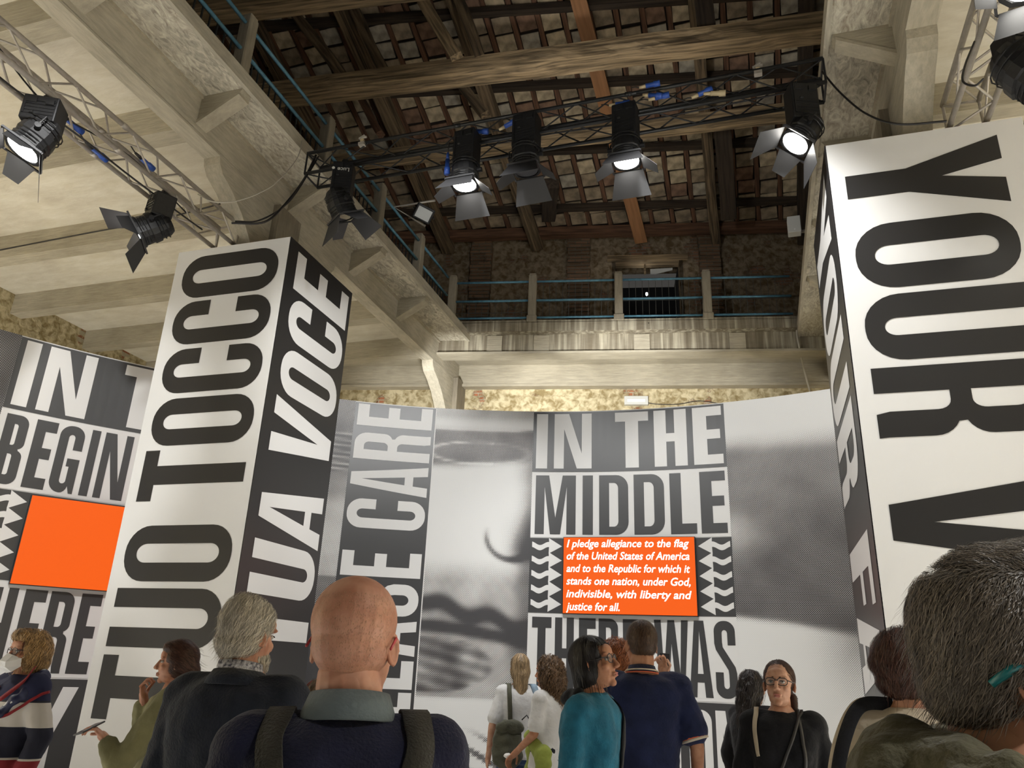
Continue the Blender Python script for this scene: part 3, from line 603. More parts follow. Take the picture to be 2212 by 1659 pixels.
def toneA(u, z):
    """streaked cloudy picture between the CARE strip and the THE MIDDLE panel"""
    q = nz(u, z, 2.2, 3) * .12 + nz(u, z, 6, 5) * .05
    x = (u + 3.25) / 1.5
    t = .62
    t = t + (sm(z, 4.96, 5.06) * (1 - sm(z, 5.08, 5.2))) * .3
    dark = sm(z, 4.30 + .12 * x * x + .05 * nz(u, z, 3, 1), 4.48 + .12 * x) * (1 - sm(z, 4.93, 5.02))
    lt = .55
    if z < 5.0:
        white = 1 - sm(x, .78 + .1 * nz(u, z, 2, 7), 1.02) * .75
        lt = .25 + .72 * white
        lt -= .5 * sm(x, .62, .95) * (1 - sm(z, 3.3, 4.0)) * sm(z, 2.9, 3.2)
        lt = lt * (1 - sm(3.05 - z, -.1, .35) * .45)
        t = lt
    t = t * (1 - dark) + dark * (.24 + .10 * nz(u, z, 2, 9))
    e = ((u + 2.55) / .75) ** 2 + ((z - 4.62) / .17) ** 2; t += .35 * math.exp(-(e - 1) ** 2 / .03) * (1 if x < .6 else .3)
    e = math.hypot((u + 2.02) / .37, (z - 3.42) / .36); 
    if z < 3.6 + (u + 2.0) * .2 : t -= .75 * math.exp(-((e - 1) / .12) ** 2) * sm(-z, -3.62, -3.3)
    b = z - (2.42 - .22 * (u + 3.1) - .05 * math.sin(u * 9)); t -= .8 * math.exp(-(b / .10) ** 2)
    b = z - (2.12 - .2 * (u + 3.1) ** 1.4 * .6) if u > -3.1 else z - 2.12; t -= .75 * math.exp(-(b / .07) ** 2)
    e = ((u + 3.1) / .88) ** 2 + ((z - 1.62) / .36) ** 2; t = t * (1 - sm(-e, -1.12, -.85)) + sm(-e, -1.12, -.85) * (.26 + .25 * nz(u, z, 5, 2) + .1 * math.sin(z * 40 + u * 9))
    if z < 1.25 and e > 1: t = max(t, .97 * sm(-z, -1.3, -1.15))
    if z < .85: t -= .8 * sm(math.sin((z + u * .5) * 26), .1, .8) * sm(u, -2.9, -2.3) * sm(-z, -.9 + (u + 2) * .12, -.6)
    return t + q * (.4 if t > .8 else 1)
def toneB(u, z):
    """broad dark band between two pale fields, right of the MIDDLE panel"""
    q = nz(u, z, 1.6, 13) * .10 + nz(u, z, 5, 15) * .04
    edge = 4.88 - .02 * (u - 1); lo = 2.36 - .135 * (u - 1.12)
    t = .96
    up = sm(edge - z, -.02, .42); t = t * (1 - up) + up * .33
    t -= .12 * sm(4.2 - z, 0, 1.2)
    t += .28 * math.exp(-((z - 3.35 - .1 * math.sin(u * 2)) / .28) ** 2) * (1 - sm(u, 1.1, 1.9))
    lw = sm(lo - z, -.05, .10); t = t * (1 - lw) + lw * (.98 - .42 * sm(u, 1.7, 2.6) * (1 - sm(lo - z, .2, 1.3)))
    return t + q * (.2 if t > .85 else 1)
def toneC(u, z):
    t = .45 + .25 * math.sin(z * 2.1 + 1.3) + .12 * nz(u, z, 1.4, 21)
    if 4.2 < z < 4.8: t += .25 * math.sin(z * 70 + u * 4)
    if z < 2.7: t -= .25
    return t + .1 * nz(u, z, 5, 3)
def toneL(u, z): return .22 + .12 * nz(u, z, 1.5, 31) + .05 * nz(u, z, 5, 3)
def picture(name, u0, u1, z0, z1, fn, st=.035):
    nu = int((u1 - u0) / st); nz_ = int((z1 - z0) / st); vs = []; tn = []; uvs = []
    for i in range(nu + 1):
        for j in range(nz_ + 1):
            u = u0 + (u1 - u0) * i / nu; z = z0 + (z1 - z0) * j / nz_; vs.append(cyl(.003)(u, z)); tn.append(max(0., min(1.05, fn(u, z)))); uvs.append((u, z))
    fs = [(i * (nz_ + 1) + j, (i + 1) * (nz_ + 1) + j, (i + 1) * (nz_ + 1) + j + 1, i * (nz_ + 1) + j + 1) for i in range(nu) for j in range(nz_)]
    o = mesh_obj(name, vs, fs, M['halftone'], wall); me = o.data
    a = me.attributes.new('tone', 'FLOAT', 'POINT'); a.data.foreach_set('value', tn)
    uvl = me.uv_layers.new(name='UVMap'); li = [l.vertex_index for l in me.loops]; uvl.data.foreach_set('uv', [c for i in li for c in uvs[i]])
    return o
picture('printed_picture', -3.25, -1.75, 0.02, ZT, toneA)
picture('printed_picture', 1.06, 4.6, 0.02, ZT, toneB)
picture('printed_picture', -5.95, -4.46, 0.02, ZT, toneC)
picture('printed_picture', -11.6, -8.87, 0.02, ZT, toneL)
def arrow(u0, u1, z, right=True):
    L = u1 - u0; th = .050; n = 12; hl = .19; top = []; bot = []
    for i in range(n + 1):
        q = i / n; x = q * (L - hl * .98); y = z + .024 * math.cos(q * 2 * math.pi * .98 + .3) ; w = th * (.9 - .05 * q)
        top.append((x, y + w * .85)); bot.append((x, y - w * .85))
    P = bot + [(L - hl, z - .105), (L, z + .0), (L - hl, z + .115)] + list(reversed(top))
    return [((u0 + x, b) if right else (u1 - x, b)) for x, b in P]
def panel(u0, u1, rows, L0, L1, screen_text, extra_rows, uo):
    band('text_band', u0, u1, 4.355, 5.285, .006, M['black_print']); band('text_band', u0, u1, 3.39, 4.345, .006, M['white_print'])
    band('text_band', u0, u1, 2.345, 3.38, .006, M['black_print']); band('text_band', u0, u1, 1.30, 2.335, .006, M['white_print']); band('text_band', u0, u1, .25, 1.285, .006, M['black_print'])
    for t, z, h, mt_, sv in rows: put_text(t, 'h', z, h, cyl(.010), mt_, wall, sv, .115 * 1.0, cut=.2)
    for k in range(5):
        z = 3.265 - k * .2
        flat_to_obj('arrow_mark', [(arrow(u0 + .03, L0 - .03, z, True), [])], lambda a, b: (a, b), cyl(.010), M['chalk'], wall, .1)
        flat_to_obj('arrow_mark', [(arrow(L1 + .04, u1 - .02, z, False), [])], lambda a, b: (a, b), cyl(.010), M['chalk'], wall, .1)
def row(s, offs): return [(c, a + offs, b + offs) for c, a, b in s]
INTHE = [('I', -1.70, -1.53), ('N', -1.43, -.87), ('T', -.52, -.03), ('H', .05, .52), ('E', .61, 1.02)]
MID = [('M', -1.69, -1.10), ('I', -1.00, -.85), ('D', -.76, -.34), ('D', -.26, .17), ('L', .25, .61), ('E', .67, 1.02)]
THWAS = [('T', -1.69, -1.42), ('H', -1.37, -1.11), ('E', -1.04, -.81), ('R', -.77, -.50), ('E', -.44, -.21), ('W', -.02, .43), ('A', .42, .72), ('S', .76, 1.03)]
CONF = [('C', -1.70, -1.42), ('O', -1.39, -1.11), ('N', -1.07, -.79), ('F', -.75, -.54), ('U', -.50, -.22), ('S', -.19, .08), ('I', .13, .25), ('O', .39, .68), ('N', .73, 1.0)]
CONF[6] = ('I', .15, .28)
panel(-1.75, 1.06, [(INTHE, 4.405, .85, M['chalk'], .175), (MID, 3.435, .865, M['ink'], .145), (THWAS, 1.345, .945, M['ink'], .10), (CONF, .30, .90, M['chalk'], .10)], -1.26, .57, True, None, 0)
BEG = [('B', -8.80, -8.54), ('E', -8.47, -8.23), ('G', -8.19, -7.91), ('I', -7.84, -7.74), ('N', -7.68, -7.34), ('N', -7.28, -6.96), ('I', -6.90, -6.80), ('N', -6.73, -6.40), ('G', -6.34, -6.07)]
CRY = [('C', -8.80, -8.40), ('R', -8.34, -7.93), ('Y', -7.88, -7.36), ('I', -7.28, -7.12), ('N', -7.02, -6.58), ('G', -6.50, -6.07)]
panel(-8.87, -6.01, [(row(INTHE, -7.10), 4.405, .85, M['chalk'], .175), (BEG, 3.435, .855, M['ink'], .105), (row(THWAS, -7.10), 1.345, .92, M['ink'], .10), (CRY, .30, .90, M['chalk'], .15)], -8.33, -6.50, False, None, 0)
# PLEASE CARE strip
band('text_band', -4.46, -3.25, .02, 5.285, .006, M['black_print'])
band('text_rule', -3.255, -3.235, .02, 5.285, .006, M['white_print'])
CARE = [('E', 4.93, 5.265), ('R', 4.42, 4.83), ('A', 3.90, 4.35), ('C', 3.41, 3.83), ('E', 2.74, 3.085), ('S', 2.22, 2.65), ('A', 1.70, 2.16), ('E', 1.28, 1.64), ('L', .90, 1.24), ('P', .42, .83)]
for ch, a, b in CARE: put_text([(ch, a, b)], 'up', -3.295, 1.12, cyl(.010), M['chalk'], wall, .145 if ch != 'E' else .125, .14, cut=.2)

# ------------------------------------------------------------------ LED screens hung on the curved wall
def led(u0, u1, z0, z1, label, text):
    s = empty('led_screen', cyl(.05)((u0 + u1) / 2, z0)); tag(s, label, 'screen')
    n = 10; vs = []; fs = []
    def slab(name, a0, a1, b0, b1, o0, o1, m):
        vs = []; fs = []
        for i in range(n + 1):
            u = a0 + (a1 - a0) * i / n
            # a flat screen: chord between its ends
            def pt(off, z): 
                A = cyl(off)(u0, z); B = cyl(off)(u1, z); return A.lerp(B, (u - u0) / (u1 - u0))
            vs += [pt(o1, b0), pt(o1, b1), pt(o0, b1), pt(o0, b0)]
        for i in range(n): a = i * 4; b = a + 4; fs += [(a, b, b + 1, a + 1), (a + 1, b + 1, b + 2, a + 2), (a + 2, b + 2, b + 3, a + 3), (a + 3, b + 3, b, a)]
        fs += [(0, 1, 2, 3), (n * 4 + 3, n * 4 + 2, n * 4 + 1, n * 4)]
        return mesh_obj(name, vs, fs, m, s)
    slab('frame', u0 - .008, u1 + .008, z0 - .008, z1 + .008, 0.004, .072, M['screen_frame'])
    slab('screen', u0, u1, z0, z1, .06, .078, M['screen'])
    if text:
        A = cyl(.081)(u0, 0); B = cyl(.081)(u1, 0); d = (B - A).normalized(); L = (B - A).length
        for k, (ln, wfrac) in enumerate(text):
            cu = bpy.data.curves.new('text_line', 'FONT'); cu.body = ln; cu.size = .148; cu.shear = .22; cu.offset = .0022; cu.space_word = 1.0; cu.resolution_u = 3
            o = bpy.data.objects.new('text_line', cu); COL.objects.link(o); bpy.context.view_layer.update()
            dg = bpy.context.evaluated_depsgraph_get(); me = bpy.data.meshes.new_from_object(o.evaluated_get(dg)); bpy.data.objects.remove(o)
            xs = [v.co.x for v in me.vertices]; x0, x1 = min(xs), max(xs); W = (L - .09) * wfrac; sx = W / (x1 - x0); z = z1 - .135 - k * .1715
            q = bpy.data.objects.new('text_line', me); me.materials.clear(); me.materials.append(M['screen_text']); link(q, s); q['kind'] = 'stuff'
            for v in me.vertices: 
                x = .045 + (v.co.x - x0) * sx; v.co = wmat(s).inverted() @ (A + d * x + V((0, 0, z + v.co.y)))
    return s
led(-1.26, .57, 2.345, 3.38, 'orange screen with six lines of white slanted text, between rows of wavy arrows', [('I pledge allegiance to the flag', .985), ('of the United States of America', .985), ('and to the Republic for which it', .985), ('stands one nation, under God,', .985), ('indivisible, with liberty and', .99), ('justice for all.', .43)])
led(-8.33, -6.50, 2.31, 3.345, 'blank orange screen under the letters BEGIN beside the TOCCO pillar box', None)

# ------------------------------------------------------------------ lettered pillar boxes
def pillar(x0, x1, y0, y1, zt, label):
    p = empty('pillar_box', ((x0 + x1) / 2, (y0 + y1) / 2, 0)); tag(p, label, 'pillar box')
    faces = {}
    MB().box((x0 + .01, y0 + .01, 0), (x1 - .01, y1 - .01, zt - .005)).build('core', M['white_board'], p)
    return p
ZB = 6.35
x0, x1, y0, y1 = -6.69, -5.07, 6.83, 8.35
pl = pillar(x0, x1, y0, y1, ZB, 'square pillar box reading TUO TOCCO on white and TUA VOCE on black')
MB().box((x0, y0, 0), (x1 - .004, y0 + .01, ZB)).build('white_face', M['white_print'], pl)
MB().box((x1 - .01, y0, 0), (x1, y1, ZB)).build('black_face', M['black_col'], pl)
MB().box((x0, y0 + .01, 0), (x0 + .01, y1, ZB)).build('side_face', M['white_print'], pl)
sF = lambda a, b: V((a, y0 - .0035, b))
put_text([('O', 5.67, 6.245), ('C', 5.055, 5.62), ('C', 4.44, 4.995), ('O', 3.81, 4.375), ('T', 3.18, 3.76), ('O', 2.32, 2.91), ('U', 1.66, 2.25), ('T', .97, 1.58), ('L', -.05 + .05, .58)], 'up', -5.19, 1.36, sF, M['ink_col'], pl, .195, .155)
sF2 = lambda a, b: V((-5.07 + .0035, a, b))
put_text([('E', 5.75, 6.25), ('C', 5.12, 5.68), ('O', 4.47, 5.03), ('V', 3.76, 4.41), ('A', 2.84, 3.48), ('U', 2.24, 2.80), ('T', 1.62, 2.18), ('A', .70, 1.32), ('L', .1, .6)], 'up', 8.27, 1.26, sF2, M['chalk'], pl, .205, .16)
x0, x1, yr0, yr1 = .87, 2.50, 6.60, 7.97
pr = pillar(x0, x1, yr0, yr1, ZB, 'square pillar box reading YOUR V in giant black letters on white')
MB().box((x0 + .004, yr0, 0), (x1, yr0 + .01, ZB)).build('white_face', M['white_print'], pr)
MB().box((x0, yr0, 0), (x0 + .01, yr1 + .5, ZB)).build('black_face', M['black_col'], pr)
MB().box((x1 - .01, yr0 + .01, 0), (x1, yr1, ZB)).build('side_face', M['white_print'], pr)
sG = lambda a, b: V((a, yr0 - .0035, b))
put_text([('Y', 6.20, 5.51), ('O', 5.44, 4.80), ('U', 4.74, 4.13), ('R', 4.07, 3.46), ('V', 3.13, 2.43), ('O', 2.36, 1.74), ('I', 1.66, 1.44), ('C', 1.36, .74), ('E', .68, .14)], 'down', 1.01, 1.27, sG, M['ink_col'], pr, .225, .155)
sG2 = lambda a, b: V((x0 - .0035, -a, b))
put_text([('Y', 6.22, 5.50), ('O', 5.46, 4.80), ('U', 4.72, 4.02), ('R', 3.94, 3.23), ('F', 2.78, 2.20), ('A', 2.18, 1.50), ('C', 1.44, .86), ('E', .80, .26)], 'down', -8.34, 1.47, sG2, M['chalk'], pr, .24, .17)
# ================================================================== TRUSSES
def truss(name, p0, p1, sz, m, label, rt=.025, rb=.010, pitch=.36):
    p0 = V(p0); p1 = V(p1); Mx, L = frame(p0, p1); t = empty(name, p0); tag(t, label, 'lighting truss', 'stage lighting trusses')
    a = sz / 2; cs = [(-a, -a), (a, -a), (a, a), (-a, a)]
    for y, z in cs: MB().tube([Mx @ V((0, y, z)), Mx @ V((L, y, z))], rt, 10).build('chord', m, t, True)
    n = max(2, int(L / pitch)); st = L / n
    unit = None
    for f in range(4):
        A = cs[f]; B = cs[(f + 1) % 4]
        for i in range(n):
            q0, q1 = (A, B) if i % 2 == 0 else (B, A)
            pa = Mx @ V((i * st, q0[0], q0[1])); pb = Mx @ V(((i + 1) * st, q1[0], q1[1]))
            if unit is None:
                unit = MB().tube([(0, 0, 0), ((pb - pa).length, 0, 0)], rb, 6, caps=False).build('brace', m, None, True); COL.objects.unlink(unit)
            o = unit.copy(); COL.objects.link(o); o.parent = t; Fm, _ = frame(pa, pb); o.matrix_basis = wmat(t).inverted() @ Fm
    for x in (0, L):
        mb = MB()
        for f in range(4): mb.tube([Mx @ V((x, *cs[f])), Mx @ V((x, *cs[(f + 1) % 4]))], rb * 1.3, 6)
        mb.build('end_frame', m, t)
    k = 1
    while k * 2.0 < L:
        for y, z in cs: MB().tube([Mx @ V((k * 2.0 - .035, y, z)), Mx @ V((k * 2.0 + .035, y, z))], rt * 1.25, 10).build('coupler', m, t, True)
        k += 1
    return t
truss('truss', (-6.1, -3, 6.56), (-6.1, 6.95, 6.56), .30, M['alu'], 'pale aluminium box truss on the left carrying two lit lamps over the TOCCO box', .026, .011)
truss('truss', (2.1, -3, 6.56), (2.1, 6.75, 6.56), .30, M['alu'], 'pale aluminium box truss at the top right above the YOUR box', .026, .011)
truss('truss', (-5.0, 6.95, 7.36), (.98, 6.92, 7.38), .30, M['trussblack'], 'black truss spanning the void in front of the timber roof with lamps and plugs', .022, .009, .42)

# ================================================================== LAMPS
def lamp(anchor, aim, on, label, power=0, box=(.26, .2, .36), drop=.1, spin=0.0, head=1.0, doors=True, tilt_box=0, leaf=.2, size=70, sign=False):
    anchor = V(anchor); root = empty('stage_lamp', anchor); tag(root, label, 'lamp', 'stage lamps with barn doors')
    bm_, lf = M['blackmetal'], M['leaf']
    Rz = Matrix.Translation(anchor) @ Matrix.Rotation(spin, 4, 'Z') @ Matrix.Rotation(tilt_box, 4, 'Y')
    # clamp on the chord
    mb = MB(); mb.obox(Rz, (-.03, -.02, -.02), (.03, .02, .07)); mb.tube([Rz @ V((-.035, 0, .03)), Rz @ V((.035, 0, .03))], .035, 10); mb.build('clamp', bm_, root)
    w, d, h = box; zt = -drop
    mb = MB(); mb.obox(Rz, (-w / 2, -d / 2, zt - h), (w / 2, d / 2, zt)); o = mb.build('driver_box', bm_, root); bevel(o, .012, 2)
    mb = MB()
    for k in range(5): mb.obox(Rz, (-w / 2 + .02, -d / 2 - .006, zt - h + .05 + k * .035), (w / 2 - .02, -d / 2 + .002, zt - h + .065 + k * .035))
    mb.obox(Rz, (-w / 2 + .02, -d / 2 - .01, zt - h + .05), (-w / 2 + .035, -d / 2, zt - .02)); mb.obox(Rz, (-w / 2 + .03, -d / 2 - .012, zt - .09), (-w / 2 + .12, -d / 2, zt - .03)).obox(Rz, (w / 2 - .10, -d / 2 - .02, zt - .1), (w / 2 - .03, -d / 2, zt - .05))
    tag(mb.build('cooling_fins', bm_, root), kind='stuff')
    mb = MB(); mb.tube([Rz @ V((-.06, -d / 2 - .015, zt - .2)), Rz @ V((-.03, -d / 2 - .015, zt - .2))], .012, 8); mb.build('knob', M['screen_frame'], root)
    # head
    pv = Rz @ V((0, 0, zt - h - .10 * head)); dr = (V(aim) - pv).normalized()
    upv = V((0, 0, 1)) if abs(dr.z) < .97 else V((0, 1, 0)); xa = dr.cross(upv).normalized(); ya = dr.cross(xa)
    Hm = Matrix(((xa.x, ya.x, dr.x, pv.x), (xa.y, ya.y, dr.y, pv.y), (xa.z, ya.z, dr.z, pv.z), (0, 0, 0, 1)))
    s = head; prof = [(-.17, .05), (-.165, .10), (-.12, .125), (-.03, .13), (-.02, .145), (.05, .15), (.06, .138), (.14, .142), (.15, .155), (.175, .155), (.178, .13)]
    mb = MB(); n = 16; vs = []
    for z, r in prof:
        for k in range(n):
            c = 2 * math.pi * (k + .5) / n; e = 1 / max(abs(math.cos(c)), abs(math.sin(c))) ** .45; vs.append(Hm @ V((r * s * math.cos(c) * e, r * s * math.sin(c) * e, z * s)))
    fs = [(i * n + k, i * n + (k + 1) % n, (i + 1) * n + (k + 1) % n, (i + 1) * n + k) for i in range(len(prof) - 1) for k in range(n)] + [tuple(reversed(range(n)))]
    mb.add(vs, fs); mb.build('lamp_body', bm_, root)
    mb = MB()
    for z in (-.10, -.06, .09, .12): 
        mb.tube([Hm @ V((.150 * s * math.cos(a), .150 * s * math.sin(a), z * s)) for a in [math.pi * 2 * i / 16 for i in range(17)]], .006, 5, caps=False)
    mb.build('body_rib', bm_, root)
    mb = MB(); mb.add([Hm @ V((.13 * s * math.cos(2 * math.pi * k / 24), .13 * s * math.sin(2 * math.pi * k / 24), .172 * s)) for k in range(24)], [tuple(range(24))]); mb.build('lens', M['lens_on'] if on else M['lens_off'], root)
    # yoke: two arms from the box to the pivots and a bow
    for sg in (-1, 1):
        q = Hm @ V((sg * .165 * s, 0, 0)); tp = Rz @ V((sg * (w / 2 - .02), 0, zt - h + .02))
        MB().tube([tp, tp.lerp(q, .5) + xa * sg * .03, q], .011, 6).build('yoke_arm', bm_, root)
        MB().tube([q - xa * sg * .03, q + xa * sg * .03], .028, 10).build('tilt_knob', bm_, root)
    # handle
    MB().tube([Hm @ V((-.13 * s, 0, -.12 * s)), Hm @ V((-.19 * s, 0, -.1 * s)), Hm @ V((-.19 * s, 0, -.02 * s)), Hm @ V((-.14 * s, 0, 0))], .008, 6).build('handle', bm_, root)
    if doors:
        mb = MB(); a = .165 * s
        for k in range(4):
            q = [(-a, -a), (a, -a), (a, a), (-a, a)]; mb.beam(Hm @ V((*q[k], .18 * s)), Hm @ V((*q[(k + 1) % 4], .18 * s)), .018, .018, up=dr)
        mb.build('door_frame', lf, root)
        for k in range(4):
            Rk = Matrix.Rotation(k * math.pi / 2, 4, 'Z'); fl = R((35, 52, 30, 48)[k]); ln = leaf * s * (1.15 if k % 2 == 0 else .9); e = .155 * s
            def pt(x, l_, th=0): return Hm @ (Rk @ V((x, e + l_ * math.sin(fl) + th * math.cos(fl), .185 * s + l_ * math.cos(fl) - th * math.sin(fl))))
            wd0, wd1 = (.15, .21) if k % 2 == 0 else (.12, .07)
            mb = MB(); P = [(-wd0 * s, 0), (wd0 * s, 0), (wd1 * s, ln), (-wd1 * s, ln)]
            mb.add([pt(x, l_, -.0015) for x, l_ in P] + [pt(x, l_, .0015) for x, l_ in P], [(0, 1, 2, 3), (7, 6, 5, 4), (0, 4, 5, 1), (1, 5, 6, 2), (2, 6, 7, 3), (3, 7, 4, 0)]); mb.build('barn_door', lf, root)
    # safety cable
    c0 = Rz @ V((0, .03, .05)); c1 = Rz @ V((w * .3, d / 2, zt - .03)); md = (c0 + c1) / 2 + V((.07, .02, -.05)); MB().tube([c0, c0.lerp(md, .6) + V((.03, 0, .02)), md, c1], .004, 5).build('safety_cable', M['cable_w'], root, True)
    if sign:
        cu = bpy.data.curves.new('t', 'FONT'); cu.body = 'Luce'; cu.size = .075; cu.offset = .001; o = bpy.data.objects.new('t', cu); COL.objects.link(o); bpy.context.view_layer.update()
        me = bpy.data.meshes.new_from_object(o.evaluated_get(bpy.context.evaluated_depsgraph_get())); bpy.data.objects.remove(o); me.materials.clear(); me.materials.append(M['plastic'])
        for v in me.vertices: v.co = wmat(root).inverted() @ (Rz @ V((.085 - v.co.x, -d / 2 - .014, zt - .10 - v.co.y)))
        link(bpy.data.objects.new('lettering', me), root)
        mb = MB(); mb.tube([Rz @ V((-.105, -d / 2 - .013, zt - .11)), Rz @ V((-.105, -d / 2 - .016, zt - .11))], .018, 12); mb.build('round_mark', M['plastic'], root)
    if power:
        q = pv + dr * .19 * s; spot(q + dr * .02, V(aim), power, size, .7)
    return root
def on_truss_l(px, py): return on_x(px, py, -6.1)
def on_truss_b(px, py): p = on_y(px, py, 6.93); return p
p = on_truss_l(95, 205); lamp((-6.02, p.y, 6.38), (-6.9, p.y - 1.0, 3.0), True, 'lit black lamp nearest the left edge, hung under the pale left truss', 60, box=(.30, .24, .26), drop=.02, spin=.5, head=1.1, leaf=.22)
p = on_truss_l(345, 400); lamp((-6.0, p.y, 6.38), (-8.2, p.y - 1.3, 4.3), True, 'lit black lamp tilted left on the left truss, just above the TOCCO box', 60, box=(.27, .22, .26), drop=.02, spin=-.5, head=1.05, tilt_box=.25, leaf=.22)
for px, tgt, on, lab, sgn, bw, dp, pw in (
    (772, (-3.9, 9.5, 2.4), False, 'unlit black lamp with white lettering, leftmost on the black truss', True, .24, .02, 0),
    (1024, (-3.6, 9.6, 2.0), True, 'lit black lamp second from the left on the black truss', False, .26, -.14, 120),
    (1148, (-1.4, 10.2, 4.4), False, 'unlit black lamp with spread doors in the middle of the black truss', False, .28, -.22, 0),
    (1358, (-1.5, 9.9, 1.6), True, 'lit black lamp fourth from the left on the black truss', False, .26, -.12, 120),
    (1735, (-1.0, 9.0, 1.0), True, 'lit black lamp at the right end of the black truss beside the concrete', False, .27, .02, 100)):
    a = on_truss_b(px, 300)
    aim = {772: (a.x + .9, 8.0, 4.0), 1024: (a.x + .1, 6.55, 2.0), 1148: (a.x + .25, 6.9, 2.0), 1358: (a.x + .1, 6.55, 2.0), 1735: (a.x - 2.2, 6.2, 3.6)}[px]
    lamp((a.x, 6.74, 7.19), aim, on, lab, pw, box=(bw, .2, .42), drop=dp, spin=(.35 if px in (772, 1735) else -.1), head=1.0, sign=sgn, leaf=.24)
p = on_x(2190, 130, 2.1); lamp((2.18, p.y, 6.38), (3.6, p.y - .3, 3.6), True, 'large lamp at the right edge in front of the YOUR box', 25, box=(.32, .26, .2), drop=.10, spin=.3, head=1.35, leaf=.2)
lamp((1.97, 4.72, 6.40), (1.2, 1.6, 2.6), True, 'glaring lamp at the top right corner of the picture', 25, box=(.3, .24, .16), drop=.0, spin=.9, head=1.1, leaf=.18)

# plugs, connectors and clamps on the black truss
def plug(p, d, m1, m2, label, ln=.16):
    p = V(p); d = V(d).normalized(); r = empty('cable_connector', p); tag(r, label, 'connector', 'blue and cream cable connectors on the black truss')
    MB().tube([p, p + d * ln * .5, p + d * ln * .55, p + d * ln * .95], [.026, .026, .034, .034], 12).build('housing', m1, r, True)
    MB().tube([p - d * ln * .45, p], [.014, .022], 10).build('collar', m2, r, True); MB().tube([p - d * ln * .45, p - d * ln * .7 + V((0, 0, .02)), p - d * ln + V((0, .02, .04))], .007, 6).build('cable', M['cable'], r, True)
for i, (px, py, d, lab) in enumerate((
    (1395, 186, (1, 0, .05), 'upper blue connector with cream collar above the fourth lamp'), (1402, 206, (.8, -.1, -.3), 'lower blue connector of the pair above the fourth lamp'), (1415, 212, (1, 0, .1), 'small blue connector right of the fourth lamp'),
    (1330, 226, (1, 0, -.05), 'blue connector left of the fourth lamp'), (1508, 205, (1, 0, .35), 'blue and cream connector midway right along the black truss'), (1535, 202, (1, .1, -.1), 'cream connector beside the rightmost blue plug'),
    (1028, 284, (1, 0, -.2), 'blue connector lying above the second lamp'), (1090, 274, (.9, 0, .4), 'pale blue connector between second and third lamps'))):
    a = on_y(px, py, 6.74); plug(a, d, M['cream_tape'] if i == 5 else M['bluecap'], M['cream_tape'], lab)
a = on_y(967, 345, 6.7); plug(a, (0, .05, -1), M['bluecap'], M['bluecap'], 'blue connector dangling on a cable left of the second lamp', .2)
for px, py, lab in ((783, 292, 'silver clamp standing on the black truss near its left end'), (1637, 138, 'silver clamp standing on the black truss near its right end')):
    a = on_y(px, py + 14, 6.78); r = empty('truss_clamp', a); tag(r, lab, 'clamp', 'silver truss clamps')
    MB().box((a.x - .04, a.y - .03, a.z - .06), (a.x + .04, a.y + .03, a.z - .02)).build('base', M['alu'], r); MB().box((a.x - .02, a.y - .02, a.z - .02), (a.x + .02, a.y + .02, a.z + .03)).build('stem', M['cream_tape'], r)
    MB().tube([(a.x - .05, a.y, a.z + .05), (a.x + .05, a.y, a.z + .06)], .014, 8).build('bolt', M['alu'], r); MB().beam((a.x - .04, a.y, a.z + .04), (a.x + .03, a.y, a.z + .08), .05, .012).build('jaw', M['alu'], r)

# ================================================================== CABLES
def cable(pts, r, m, label, name='cable', n=28):
    P = [V(p) for p in pts]; out = []
    Q = [P[0] * 2 - P[1]] + P + [P[-1] * 2 - P[-2]]
    for i in range(1, len(Q) - 2):
        for k in range(n // (len(P) - 1) + 2):
            t = k / (n // (len(P) - 1) + 2); a, b, c, d = Q[i - 1], Q[i], Q[i + 1], Q[i + 2]
            out.append(.5 * ((2 * b) + (c - a) * t + (2 * a - 5 * b + 4 * c - d) * t * t + (3 * b - a - 3 * c + d) * t ** 3))
    out.append(P[-1]); o = MB().tube(out, r, 6).build(name, m, None, True); tag(o, label, 'cable', 'hanging cables'); return o
e0 = V((-4.95, 6.85, 7.25)); 
cable([on_y(683, 335, 6.9), on_y(655, 390, 6.8), on_y(612, 445, 6.6), on_y(570, 480, 6.4), on_y(500, 482, 6.2)], .014, M['cable'], 'thick black cable looping from the black truss to the left truss')
cable([on_y(688, 338, 6.93), on_y(664, 378, 6.8), on_y(620, 440, 6.62), on_y(560, 476, 6.42), on_y(508, 478, 6.22)], .010, M['cable'], 'thinner black cable looping beside the thick one to the left truss')
cable([V((-5.24, on_x(652, 300, -5.22).y, 7.80)), on_x(652, 306, -5.16), on_y(640, 345, 6.6), on_y(590, 400, 6.2), on_y(520, 432, 5.9), on_y(462, 436, 5.7), on_x(428, 420, -5.97)], .006, M['cable_w'], 'thin white cable sagging below the left gallery beam')
cable([on_y(1776, 155, 6.9), on_y(1815, 200, 6.7), on_y(1870, 245, 6.5), on_y(1940, 268, 6.3), on_y(2045, 262, 6.2)], .010, M['cable'], 'black cable sagging from the black truss to the right truss')
cable([on_y(2105, 90, 5.4), on_y(2085, 140, 5.3), on_y(2080, 175, 5.2), on_y(2105, 185, 5.15), on_y(2125, 170, 5.1)], .008, M['cable'], 'black cable loop beside the right truss')
cable([V((-13, 7.60, 7.33)), V((-9.5, 7.60, 7.45)), V((-7.9, 7.6, 7.5)), V((-6.2, 7.6, 7.68))], .012, M['cable'], 'black cable clipped along the concrete joist at the left')
cable([V((-6.1, 2.4, 6.38)), V((-6.02, 3.2, 6.30)), V((-6.15, 3.9, 6.36)), V((-6.0, 4.6, 6.28)), V((-6.1, 5.3, 6.36)), V((-6.0, 5.9, 6.30)), V((-6.1, 6.5, 6.4))], .010, M['cable'], 'black cable slung along the underside of the left truss')
